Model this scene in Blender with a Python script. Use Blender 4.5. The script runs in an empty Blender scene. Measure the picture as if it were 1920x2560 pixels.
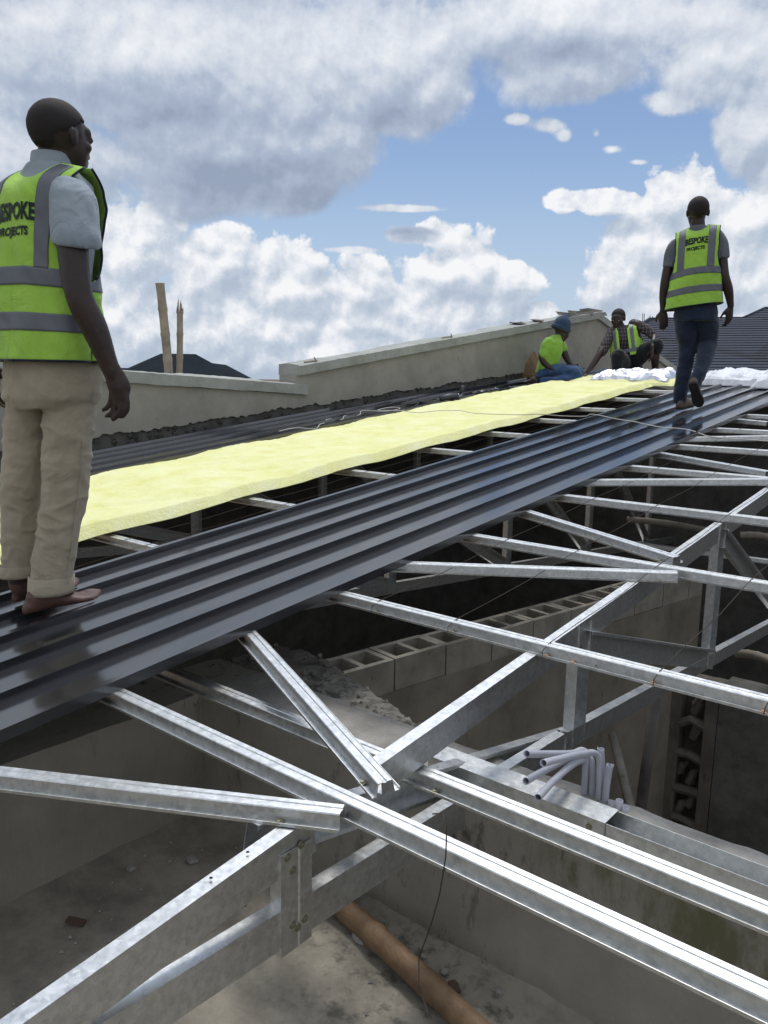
import bpy, bmesh, math, random
from mathutils import Vector, Matrix, noise
V = Vector
rnd = random.Random(7)
scene = bpy.context.scene
COL = scene.collection

# ------------------------------------------------------------------ camera
FPX, CX, CY = 2000.0, 960.0, 1280.0           # focal length and centre in photo pixels
R0 = V((0.7708290494, 0.6367366513, 0.0197234222))      # image right
R1 = V((0.1198163660, -0.1145014446, -0.9861711097))    # image down
R2 = V((-0.6256729297, 0.7625325278, -0.1645525114))    # forward
cam_d = bpy.data.cameras.new('camera'); cam = bpy.data.objects.new('camera', cam_d)
COL.objects.link(cam); scene.camera = cam
cam_d.sensor_fit = 'VERTICAL'; cam_d.sensor_height = 24.0; cam_d.lens = 24.0 * FPX / 2560.0
cam_d.clip_start = 0.05; cam_d.clip_end = 5000
cam.matrix_world = Matrix(((R0.x, -R1.x, -R2.x, 0), (R0.y, -R1.y, -R2.y, 0), (R0.z, -R1.z, -R2.z, 0), (0, 0, 0, 1)))

# ------------------------------------------------------------------ light
SUN_EL, SUN_AZ = math.radians(66), math.radians(-34)     # azimuth measured from +Y towards +X
sdir = V((math.sin(SUN_AZ) * math.cos(SUN_EL), math.cos(SUN_AZ) * math.cos(SUN_EL), math.sin(SUN_EL)))
sl = bpy.data.lights.new('sun', 'SUN'); sl.energy = 1.7; sl.angle = math.radians(14); sl.color = (1.0, 0.96, 0.9)
so = bpy.data.objects.new('sun', sl); COL.objects.link(so)
so.rotation_euler = sdir.to_track_quat('Z', 'Y').to_euler()
vs = scene.view_settings
vs.view_transform = 'Standard'; vs.look = 'None'; vs.exposure = 0.0; vs.gamma = 1.0; vs.use_curve_mapping = False

def ray(x, y):
    """direction of the photo pixel (x, y), 1920 x 2560"""
    return (R0 * ((x - CX) / FPX) + R1 * ((y - CY) / FPX) + R2).normalized()
KD = 1920 / 1659.0
def rd(x, y): return ray(x * KD, y * KD)

# ------------------------------------------------------------------ world: Nishita sky with clouds
W = bpy.data.worlds.new("World"); scene.world = W; W.use_nodes = True
nt = W.node_tree; nt.nodes.clear()
W.cycles.sampling_method = 'NONE'          # an even, mostly clouded sky needs no importance map
scene.cycles.max_bounces = 6; scene.cycles.diffuse_bounces = 3; scene.cycles.glossy_bounces = 4
def N(t, kind, **kw):
    n = t.nodes.new(kind)
    for k, v in kw.items():
        if k == 'ins':
            for a, b in v.items(): n.inputs[a].default_value = b
        else: setattr(n, k, v)
    return n
def L(t, a, b): t.links.new(a, b)
def M_(t, op, a, b=None, c=None, clamp=False):
    n = t.nodes.new('ShaderNodeMath'); n.operation = op; n.use_clamp = clamp
    for i, s in enumerate((a, b, c)):
        if s is None: continue
        if isinstance(s, (int, float)): n.inputs[i].default_value = s
        else: t.links.new(s, n.inputs[i])
    return n.outputs[0]
def smooth(t, x, lo, hi, a=0.0, b=1.0):
    n = t.nodes.new('ShaderNodeMapRange'); n.interpolation_type = 'SMOOTHSTEP'
    n.inputs['From Min'].default_value = lo; n.inputs['From Max'].default_value = hi
    n.inputs['To Min'].default_value = a; n.inputs['To Max'].default_value = b
    t.links.new(x, n.inputs['Value']); return n.outputs[0]
# stereographic chart of the sky around a fixed compass direction (undistorted puffs at every height)
SF = V((math.sin(-.69) * math.cos(.3), math.cos(-.69) * math.cos(.3), math.sin(.3))); SR = V((SF.y, -SF.x, 0)).normalized(); SU = SR.cross(SF)
def azel(x, y):
    d = rd(x, y); k = 2 / (1 + d.dot(SF)); return d.dot(SR) * k, d.dot(SU) * k
def blob_field(g, vec, blobs):
    """maximum of soft elliptical blobs given as (display x, y, rx, ry, amount)"""
    acc = None
    for (x, y, rx, ry, am) in blobs:
        a, e = azel(x, y)
        s = 1.0 / 1728.0 * 0.93
        mp = g.nodes.new('ShaderNodeVectorMath'); mp.operation = 'SUBTRACT'
        L(g, vec, mp.inputs[0]); mp.inputs[1].default_value = (a, e, 0)
        m2 = g.nodes.new('ShaderNodeVectorMath'); m2.operation = 'MULTIPLY'
        L(g, mp.outputs[0], m2.inputs[0]); m2.inputs[1].default_value = (1 / (rx * s * 1.05), 1 / (ry * s), 1)
        ln = g.nodes.new('ShaderNodeVectorMath'); ln.operation = 'LENGTH'; L(g, m2.outputs[0], ln.inputs[0])
        v = M_(g, 'SUBTRACT', 1.0, ln.outputs['Value'])
        v = M_(g, 'MULTIPLY', v, am)
        if acc is None: acc = v
        else: acc = M_(g, 'SMOOTH_MAX', acc, v, 0.12)
    return acc
CUMULUS = [(285, 560, 105, 150, 1), (500, 560, 75, 90, 1), (600, 620, 110, 110, 1), (430, 610, 95, 90, 1), (560, 720, 240, 120, 1), (300, 720, 170, 140, 1),
           (785, 620, 85, 70, 1), (800, 690, 110, 70, 1), (980, 590, 140, 95, 1), (940, 510, 50, 45, .9), (1110, 610, 75, 55, 1), (960, 680, 190, 75, 1), (1165, 680, 50, 35, 1), (700, 770, 240, 60, 1), (1000, 740, 300, 70, 1),
           (1460, 420, 95, 90, 1), (1335, 437, 150, 30, 1), (1420, 520, 120, 90, 1), (1345, 600, 110, 85, 1), (1600, 480, 100, 100, 1), (1600, 620, 260, 140, 1), (1500, 690, 290, 105, 1),
           (1850, 560, 260, 200, 1), (-150, 560, 220, 200, 1), (2200, 700, 300, 200, 1), (-700, 640, 600, 260, 1.2)]
UPPER = [(300, -420, 1100, 420, 1.4), (1700, -420, 600, 380, 1.2), (-700, 250, 700, 330, 1.4), (2300, 250, 500, 400, 1.3), (330, 130, 620, 200, 1.3), (500, 330, 340, 150, 1.2), (830, 130, 190, 150, 1.0), (120, 350, 260, 140, 1.0), (620, 400, 150, 75, 1.0), (930, 190, 110, 130, .8),
         (1300, 40, 420, 110, 1.1), (1250, 150, 230, 90, .8), (1560, 120, 200, 120, 1.0), (1620, 300, 95, 110, 1.0), (1650, 380, 60, 60, .8), (1440, 220, 100, 40, .7),
         (1120, 258, 30, 14, .62), (1185, 272, 55, 24, .62), (1218, 292, 34, 24, .58), (1288, 288, 28, 34, .58), (1322, 322, 58, 22, .58), (1376, 350, 36, 11, .5), (870, 450, 150, 13, .62), (760, 540, 110, 11, .45), (895, 508, 85, 30, .9), (20, 500, 150, 120, .8)]
def cloud_group():
    g = bpy.data.node_groups.new('cloud_density', 'ShaderNodeTree')
    g.interface.new_socket('Vec', in_out='INPUT', socket_type='NodeSocketVector')
    for nm in ('Low', 'High'): g.interface.new_socket(nm, in_out='OUTPUT', socket_type='NodeSocketFloat')
    gi = g.nodes.new('NodeGroupInput'); go = g.nodes.new('NodeGroupOutput')
    vec = gi.outputs[0]
    def fbm(scale, det, rough, lac=2.1, off=(0, 0, 0), dist=0.0):
        ad = g.nodes.new('ShaderNodeVectorMath'); ad.operation = 'ADD'; L(g, vec, ad.inputs[0]); ad.inputs[1].default_value = off
        n = N(g, 'ShaderNodeTexNoise', noise_dimensions='2D', ins={'Scale': scale, 'Detail': det, 'Roughness': rough, 'Lacunarity': lac, 'Distortion': dist})
        L(g, ad.outputs[0], n.inputs['Vector']); return n.outputs[0]
    # low cumulus: rounded puffs from inverted cell distance, plus fine noise
    def billow(scale, off):
        w = N(g, 'ShaderNodeTexNoise', noise_dimensions='2D', ins={'Scale': scale * .8, 'Detail': 2.0, 'Roughness': .5}); L(g, vec, w.inputs['Vector'])
        wm = g.nodes.new('ShaderNodeVectorMath'); wm.operation = 'MULTIPLY_ADD'
        L(g, w.outputs['Color'], wm.inputs[0]); wm.inputs[1].default_value = (1.1 / scale,) * 3; L(g, vec, wm.inputs[2])
        ad = g.nodes.new('ShaderNodeVectorMath'); ad.operation = 'ADD'; L(g, wm.outputs[0], ad.inputs[0]); ad.inputs[1].default_value = off
        v = N(g, 'ShaderNodeTexVoronoi', feature='F1', voronoi_dimensions='2D', ins={'Scale': scale}); L(g, ad.outputs[0], v.inputs['Vector'])
        return M_(g, 'SUBTRACT', 0.62, v.outputs['Distance'])
    s1 = M_(g, 'MULTIPLY', billow(9.0, (3, 1, 0)), .50)
    s2 = M_(g, 'MULTIPLY', billow(24.0, (1, 7, 0)), .40)
    s3 = M_(g, 'MULTIPLY', M_(g, 'SUBTRACT', fbm(26.0, 9, .60, off=(5, 2, 1)), .5), .85)
    low = M_(g, 'ADD', s1, M_(g, 'ADD', s2, s3))
    L(g, low, go.inputs['Low'])
    n1 = M_(g, 'MULTIPLY', M_(g, 'SUBTRACT', fbm(4.2, 9, .60, off=(2, 3, 4), dist=.0), .5), 1.25)
    n2 = M_(g, 'MULTIPLY', M_(g, 'SUBTRACT', fbm(19.0, 4, .55, off=(9, 3, 4)), .5), .30)
    hi = M_(g, 'ADD', M_(g, 'ADD', n1, n2), M_(g, 'MULTIPLY', s1, .6))
    L(g, hi, go.inputs['High'])
    return g
CG = cloud_group()
tc = N(nt, 'ShaderNodeTexCoord')
sep = N(nt, 'ShaderNodeSeparateXYZ'); L(nt, tc.outputs['Generated'], sep.inputs[0])
az = M_(nt, 'ARCTAN2', sep.outputs[0], sep.outputs[1])
el = M_(nt, 'ARCSINE', sep.outputs[2])
def dotn(v):
    n = nt.nodes.new('ShaderNodeVectorMath'); n.operation = 'DOT_PRODUCT'; L(nt, tc.outputs['Generated'], n.inputs[0]); n.inputs[1].default_value = v; return n.outputs['Value']
kk = M_(nt, 'DIVIDE', 2.0, M_(nt, 'MAXIMUM', M_(nt, 'ADD', dotn(SF), 1.0), .05))
ae = N(nt, 'ShaderNodeCombineXYZ'); L(nt, M_(nt, 'MULTIPLY', dotn(SR), kk), ae.inputs[0]); L(nt, M_(nt, 'MULTIPLY', dotn(SU), kk), ae.inputs[1])
def dens(off):
    a = nt.nodes.new('ShaderNodeVectorMath'); a.operation = 'ADD'; L(nt, ae.outputs[0], a.inputs[0]); a.inputs[1].default_value = off
    g = nt.nodes.new('ShaderNodeGroup'); g.node_tree = CG; L(nt, a.outputs[0], g.inputs[0]); return g.outputs
d0 = dens((0, 0, 0)); d2 = dens((-0.005, 0.012, 0))
bL = blob_field(nt, ae.outputs[0], CUMULUS); bH = blob_field(nt, ae.outputs[0], UPPER)
upv = nt.nodes.new('ShaderNodeVectorMath'); upv.operation = 'ADD'; L(nt, ae.outputs[0], upv.inputs[0]); upv.inputs[1].default_value = (-.008, .026, 0)
gL = M_(nt, 'SUBTRACT', bL, blob_field(nt, upv.outputs[0], CUMULUS)); gH = M_(nt, 'SUBTRACT', bH, blob_field(nt, upv.outputs[0], UPPER))
# cloud cover over the rest of the sky: a broken grey-white deck overhead and behind
deck = smooth(nt, el, .74, 1.0, -1.5, .6)
behind = smooth(nt, M_(nt, 'ABSOLUTE', M_(nt, 'ADD', az, .69)), .75, 1.3, -1.5, .6)
bH = M_(nt, 'MAXIMUM', bH, M_(nt, 'MAXIMUM', deck, behind))
hzn = smooth(nt, el, .0, .085, .45, -1.2)
bL = M_(nt, 'SMOOTH_MAX', bL, hzn, .15)
dL = M_(nt, 'ADD', bL, d0['Low']); dH = M_(nt, 'ADD', bH, d0['High'])
# bright where the cloud thins towards the sun, greyer where more cloud lies above; deep inside is greyer
relL = M_(nt, 'ADD', M_(nt, 'MULTIPLY', M_(nt, 'SUBTRACT', d0['Low'], d2['Low']), 1.5), M_(nt, 'MULTIPLY', M_(nt, 'MINIMUM', M_(nt, 'MAXIMUM', gL, -.35), .35), .95))
relH = M_(nt, 'ADD', M_(nt, 'MULTIPLY', M_(nt, 'SUBTRACT', d0['High'], d2['High']), 2.6), M_(nt, 'MULTIPLY', M_(nt, 'MINIMUM', M_(nt, 'MAXIMUM', gH, -.3), .3), 1.0))
mL = smooth(nt, dL, .18, .34)
mH = smooth(nt, dH, .15, .40)
DARK = [(480, 370, 430, 130, .75), (640, 415, 170, 70, 1.0), (330, 260, 300, 100, .45), (895, 508, 80, 35, 1.0), (1170, 150, 260, 80, .35), (860, 240, 150, 60, .4), (60, 180, 140, 60, .6)]
dk = M_(nt, 'MAXIMUM', blob_field(nt, ae.outputs[0], DARK), 0.0)
def cramp(fac, stops):
    r = N(nt, 'ShaderNodeValToRGB'); e = r.color_ramp.elements
    e[0].position, e[0].color = stops[0][0], (*stops[0][1], 1); e[1].position, e[1].color = stops[-1][0], (*stops[-1][1], 1)
    for p, c in stops[1:-1]:
        k = e.new(p); k.color = (*c, 1)
    L(nt, fac, r.inputs[0]); return r.outputs[0]
CS = 1.0
shL = M_(nt, 'ADD', M_(nt, 'MULTIPLY', relL, 1.0), .50, clamp=True)
colL = cramp(shL, [(0, (.44, .52, .64)), (.40, (.56, .63, .73)), (.66, (.72, .76, .83)), (.9, (.86, .88, .92)), (1, (.92, .93, .95))])
dk = M_(nt, 'MULTIPLY', dk, M_(nt, 'ADD', .9, M_(nt, 'MULTIPLY', d0['High'], 1.6)))
shH = M_(nt, 'SUBTRACT', M_(nt, 'ADD', M_(nt, 'MULTIPLY', relH, .62), .56), M_(nt, 'MULTIPLY', dk, .62), clamp=True)
colH = cramp(shH, [(0, (.31, .37, .49)), (.35, (.44, .51, .63)), (.62, (.64, .69, .77)), (1, (.90, .91, .94))])
sky = N(nt, 'ShaderNodeTexSky', sky_type='NISHITA'); sky.sun_disc = False
sky.sun_elevation = SUN_EL; sky.sun_rotation = SUN_AZ; sky.air_density = 1.0; sky.dust_density = .6; sky.ozone_density = 1.6; sky.altitude = 300
SKYS = 0.10
def scl(c, s):
    n = nt.nodes.new('ShaderNodeVectorMath'); n.operation = 'SCALE'; L(nt, c, n.inputs[0]); n.inputs['Scale'].default_value = s; return n.outputs[0]
tint = nt.nodes.new('ShaderNodeVectorMath'); tint.operation = 'MULTIPLY'; L(nt, sky.outputs[0], tint.inputs[0]); tint.inputs[1].default_value = (.97, .98, 1.02)
def mix(f, a, b):
    m = nt.nodes.new('ShaderNodeMix'); m.data_type = 'RGBA'; m.clamp_factor = True
    L(nt, f, m.inputs[0]); L(nt, a, m.inputs[6]); L(nt, b, m.inputs[7]); return m.outputs[2]
# thin pale veil near the horizon
veil = N(nt, 'ShaderNodeRGB'); veil.outputs[0].default_value = (.50 / SKYS, .60 / SKYS, .75 / SKYS, 1)
base_sky = mix(smooth(nt, el, -.02, .30, .9, .0), tint.outputs[0], veil.outputs[0])
c1 = mix(mL, base_sky, scl(colL, 1.0 / SKYS))
c2 = mix(M_(nt, 'MULTIPLY', mH, .96), c1, scl(colH, 1.0 / SKYS))
# the sun stands behind the cloud deck: clouds near it shine through
dt = nt.nodes.new('ShaderNodeVectorMath'); dt.operation = 'DOT_PRODUCT'; L(nt, tc.outputs['Generated'], dt.inputs[0]); dt.inputs[1].default_value = sdir
glow = M_(nt, 'ADD', 1.0, M_(nt, 'MULTIPLY', M_(nt, 'POWER', M_(nt, 'MAXIMUM', dt.outputs['Value'], 0.0), 14.0), 3.2))
gs = nt.nodes.new('ShaderNodeVectorMath'); gs.operation = 'SCALE'; L(nt, c2, gs.inputs[0]); L(nt, glow, gs.inputs['Scale']); c2 = gs.outputs[0]
bg = N(nt, 'ShaderNodeBackground'); L(nt, c2, bg.inputs[0]); bg.inputs[1].default_value = SKYS
wo = N(nt, 'ShaderNodeOutputWorld'); L(nt, bg.outputs[0], wo.inputs[0])

# ------------------------------------------------------------------ materials
def mat(name, col, rough=.7, metal=0.0, spec=.5, var=None, scale=8.0, bump=0.0, bscale=40.0, detail=6, coat=0.0, aniso=None, extra=None, sheen=0.0):
    m = bpy.data.materials.new(name); m.use_nodes = True; t = m.node_tree
    b = t.nodes['Principled BSDF']; b.inputs['Base Color'].default_value = (*col, 1); b.inputs['Roughness'].default_value = rough
    b.inputs['Metallic'].default_value = metal; b.inputs['Specular IOR Level'].default_value = spec
    if coat: b.inputs['Coat Weight'].default_value = coat
    if sheen: b.inputs['Sheen Weight'].default_value = sheen
    tcn = t.nodes.new('ShaderNodeTexCoord'); co = tcn.outputs['Object']
    if aniso:
        mp = t.nodes.new('ShaderNodeMapping'); mp.inputs['Scale'].default_value = aniso; L(t, co, mp.inputs[0]); co = mp.outputs[0]
    if var:
        n = N(t, 'ShaderNodeTexNoise', ins={'Scale': scale, 'Detail': float(detail), 'Roughness': .62}); L(t, co, n.inputs['Vector'])
        r = t.nodes.new('ShaderNodeValToRGB'); e = r.color_ramp.elements
        e[0].position = .32; e[0].color = (*var, 1); e[1].position = .66; e[1].color = (*col, 1)
        L(t, n.outputs[0], r.inputs[0]); L(t, r.outputs[0], b.inputs['Base Color']); m['ramp'] = 1
    if bump:
        n2 = N(t, 'ShaderNodeTexNoise', ins={'Scale': bscale, 'Detail': 6.0, 'Roughness': .6}); L(t, co, n2.inputs['Vector'])
        bp = N(t, 'ShaderNodeBump', ins={'Strength': bump, 'Distance': .01}); L(t, n2.outputs[0], bp.inputs['Height']); L(t, bp.outputs[0], b.inputs['Normal'])
    if extra: extra(t, b, co)
    return m
def galv_extra(t, b, co):
    # spangle: small crystal cells of different brightness, streaks, oxide freckles
    v = N(t, 'ShaderNodeTexVoronoi', ins={'Scale': 95.0}); L(t, co, v.inputs['Vector'])
    n = N(t, 'ShaderNodeTexNoise', ins={'Scale': 42.0, 'Detail': 8.0, 'Roughness': .74}); L(t, co, n.inputs['Vector'])
    sp = t.nodes.new('ShaderNodeSeparateXYZ'); L(t, v.outputs['Color'], sp.inputs[0])
    a = M_(t, 'ADD', M_(t, 'MULTIPLY', sp.outputs[0], .16), M_(t, 'MULTIPLY', n.outputs[0], .75))
    r = t.nodes.new('ShaderNodeValToRGB'); e = r.color_ramp.elements
    e[0].position = .25; e[0].color = (.47, .48, .475, 1); e[1].position = .62; e[1].color = (.72, .73, .72, 1)
    L(t, a, r.inputs[0])
    n3 = N(t, 'ShaderNodeTexNoise', ins={'Scale': 60.0, 'Detail': 3.0}); L(t, co, n3.inputs['Vector'])
    f = smooth(t, n3.outputs[0], .74, .80)
    mx = t.nodes.new('ShaderNodeMix'); mx.data_type = 'RGBA'; L(t, f, mx.inputs[0]); L(t, r.outputs[0], mx.inputs[6]); mx.inputs[7].default_value = (.16, .11, .08, 1)
    L(t, mx.outputs[2], b.inputs['Base Color'])
    ro = M_(t, 'ADD', .30, M_(t, 'MULTIPLY', a, .22)); L(t, ro, b.inputs['Roughness'])
    bp = N(t, 'ShaderNodeBump', ins={'Strength': .07, 'Distance': .003}); L(t, n.outputs[0], bp.inputs['Height']); L(t, bp.outputs[0], b.inputs['Normal'])
GALV = mat('galvanised_steel', (.6, .62, .64), .4, .97, extra=galv_extra)
BOLT = mat('screw_zinc', (.30, .28, .20), .45, .8)
BOLTC = mat('screw_copper', (.55, .33, .20), .4, .8)
HOLE = mat('hole_black', (.01, .01, .01), .9)
def sheet_extra(t, b, co):
    n = N(t, 'ShaderNodeTexNoise', ins={'Scale': 3.0, 'Detail': 8.0, 'Roughness': .7}); 
    mp = t.nodes.new('ShaderNodeMapping'); mp.inputs['Scale'].default_value = (5, .7, 5); L(t, co, mp.inputs[0]); L(t, mp.outputs[0], n.inputs['Vector'])
    ro = smooth(t, n.outputs[0], .35, .75, .10, .22); L(t, ro, b.inputs['Roughness'])
    n2 = N(t, 'ShaderNodeTexNoise', ins={'Scale': 9.0, 'Detail': 8.0, 'Roughness': .75}); L(t, mp.outputs[0], n2.inputs['Vector'])
    f = smooth(t, n2.outputs[0], .55, .85)
    mx = t.nodes.new('ShaderNodeMix'); mx.data_type = 'RGBA'; L(t, f, mx.inputs[0]); mx.inputs[6].default_value = (.0145, .0152, .0185, 1); mx.inputs[7].default_value = (.05, .049, .05, 1)
    L(t, mx.outputs[2], b.inputs['Base Color'])
    v = N(t, 'ShaderNodeTexVoronoi', ins={'Scale': 240.0}); L(t, co, v.inputs['Vector'])
    bp = N(t, 'ShaderNodeBump', ins={'Strength': .04, 'Distance': .001}); L(t, v.outputs['Distance'], bp.inputs['Height'])
    n5 = N(t, 'ShaderNodeTexNoise', ins={'Scale': 2.4, 'Detail': 2.0}); L(t, co, n5.inputs['Vector'])
    bp2 = N(t, 'ShaderNodeBump', ins={'Strength': .12, 'Distance': .01}); L(t, n5.outputs[0], bp2.inputs['Height']); L(t, bp.outputs[0], bp2.inputs['Normal'])
    L(t, bp2.outputs[0], b.inputs['Normal'])
SHEET = mat('charcoal_coated_sheet', (.03, .032, .04), .3, 0.0, .62, extra=sheet_extra)
def concrete(name, a, b_, stain=(.05, .05, .045), moss=False, scale=2.2, streak=True, st=(.57, .72, .75)):
    def ex(t, b, co):
        n = N(t, 'ShaderNodeTexNoise', ins={'Scale': scale, 'Detail': 10.0, 'Roughness': .68}); L(t, co, n.inputs['Vector'])
        r = t.nodes.new('ShaderNodeValToRGB'); e = r.color_ramp.elements
        e[0].position = .34; e[0].color = (*b_, 1); e[1].position = .62; e[1].color = (*a, 1); L(t, n.outputs[0], r.inputs[0])
        n2 = N(t, 'ShaderNodeTexNoise', ins={'Scale': 17.0, 'Detail': 8.0, 'Roughness': .7})
        mp = t.nodes.new('ShaderNodeMapping'); mp.inputs['Scale'].default_value = (1, 1, .35 if streak else 1); L(t, co, mp.inputs[0]); L(t, mp.outputs[0], n2.inputs['Vector'])
        f = smooth(t, n2.outputs[0], st[0], st[1], 0, st[2])
        n4 = N(t, 'ShaderNodeTexNoise', ins={'Scale': 1.3, 'Detail': 4.0}); L(t, co, n4.inputs['Vector'])
        f = M_(t, 'MULTIPLY', f, smooth(t, n4.outputs[0], .40, .60))
        mx = t.nodes.new('ShaderNodeMix'); mx.data_type = 'RGBA'; L(t, f, mx.inputs[0]); L(t, r.outputs[0], mx.inputs[6]); mx.inputs[7].default_value = (*stain, 1)
        out = mx.outputs[2]
        if moss:
            s = t.nodes.new('ShaderNodeSeparateXYZ'); L(t, co, s.inputs[0])
            n3 = N(t, 'ShaderNodeTexNoise', ins={'Scale': 9.0, 'Detail': 8.0, 'Roughness': .7})
            mp3 = t.nodes.new('ShaderNodeMapping'); mp3.inputs['Scale'].default_value = (1, 1, .4); L(t, co, mp3.inputs[0]); L(t, mp3.outputs[0], n3.inputs['Vector'])
            h = M_(t, 'ADD', s.outputs[2], M_(t, 'MULTIPLY', M_(t, 'SUBTRACT', n3.outputs[0], .5), .45))
            band = M_(t, 'MULTIPLY', smooth(t, h, -1.27, -1.20), smooth(t, s.outputs[0], -1.0, -.75))
            band = M_(t, 'MULTIPLY', band, smooth(t, n3.outputs[0], .40, .62, 0, .75))
            m3 = t.nodes.new('ShaderNodeMix'); m3.data_type = 'RGBA'; L(t, band, m3.inputs[0]); L(t, out, m3.inputs[6]); m3.inputs[7].default_value = (.085, .085, .03, 1)
            out = m3.outputs[2]
        L(t, out, b.inputs['Base Color'])
        bp = N(t, 'ShaderNodeBump', ins={'Strength': .6, 'Distance': .010}); L(t, n2.outputs[0], bp.inputs['Height']); L(t, bp.outputs[0], b.inputs['Normal'])
    return mat(name, a, .9, 0, .25, extra=ex)
C_PAR = concrete('plaster_parapet', (.37, .35, .30), (.26, .25, .215), (.15, .145, .125), scale=1.9)
C_COP = concrete('coping_concrete', (.42, .43, .40), (.30, .31, .28), (.10, .11, .09), scale=3.0, streak=False)
C_GUT = concrete('gutter_wall_plaster', (.30, .28, .235), (.20, .186, .155), (.05, .05, .044), moss=True, scale=1.6, st=(.53, .66, .8))
C_FLO = concrete('gutter_floor_screed', (.30, .272, .22), (.15, .138, .115), (.045, .045, .04), scale=5.5, streak=False, st=(.47, .66, .75))
C_BRK = concrete('broken_mortar', (.33, .315, .285), (.20, .19, .172), (.09, .085, .08), scale=7.0, streak=False)
C_BLK = concrete('sandcrete_block', (.39, .365, .315), (.25, .235, .20), (.05, .045, .035), scale=4.0, streak=False)
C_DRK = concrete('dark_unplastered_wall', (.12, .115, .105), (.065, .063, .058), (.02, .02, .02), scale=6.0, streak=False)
C_ROOM = concrete('room_plaster', (.32, .285, .23), (.19, .17, .14), (.07, .06, .05), scale=2.0)
GROUND = concrete('earth', (.17, .12, .08), (.09, .07, .05), (.05, .04, .03), scale=1.5, streak=False)
BAMB = mat('bamboo', (.21, .135, .072), .55, 0, .4, var=(.11, .065, .035), scale=7.0, aniso=(2, 2, 2), bump=.3, bscale=60)
BAMBG = mat('weathered_bamboo', (.40, .34, .26), .6, 0, .4, var=(.24, .19, .14), scale=9.0, bump=.3, bscale=80)

SHEET.node_tree.nodes['Principled BSDF'].inputs['IOR'].default_value = 2.0
# ------------------------------------------------------------------ mesh helpers
def link(name, me, m=None, parent=None, smooth_=False):
    o = bpy.data.objects.new(name, me); COL.objects.link(o)
    if m: me.materials.append(m)
    if smooth_:
        for p in me.polygons: p.use_smooth = True
    if parent: o.parent = parent
    return o
def from_data(name, vs_, fs, m=None, parent=None, sm=False):
    me = bpy.data.meshes.new(name); me.from_pydata([tuple(v) for v in vs_], [], fs); me.update()
    return link(name, me, m, parent, sm)
def tag(o, label, cat=None, group=None, kind=None):
    if label: o['label'] = label
    if cat: o['category'] = cat
    if group: o['group'] = group
    if kind: o['kind'] = kind
    return o
def empty(name, loc, label, cat, group=None):
    o = bpy.data.objects.new(name, None); COL.objects.link(o); o.location = loc; o.empty_display_size = .1
    return tag(o, label, cat, group)
def adopt(parent, *kids):
    """children keep their world position"""
    for k in kids:
        k.parent = parent; k.matrix_parent_inverse = Matrix.Translation(-parent.location)
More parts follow.
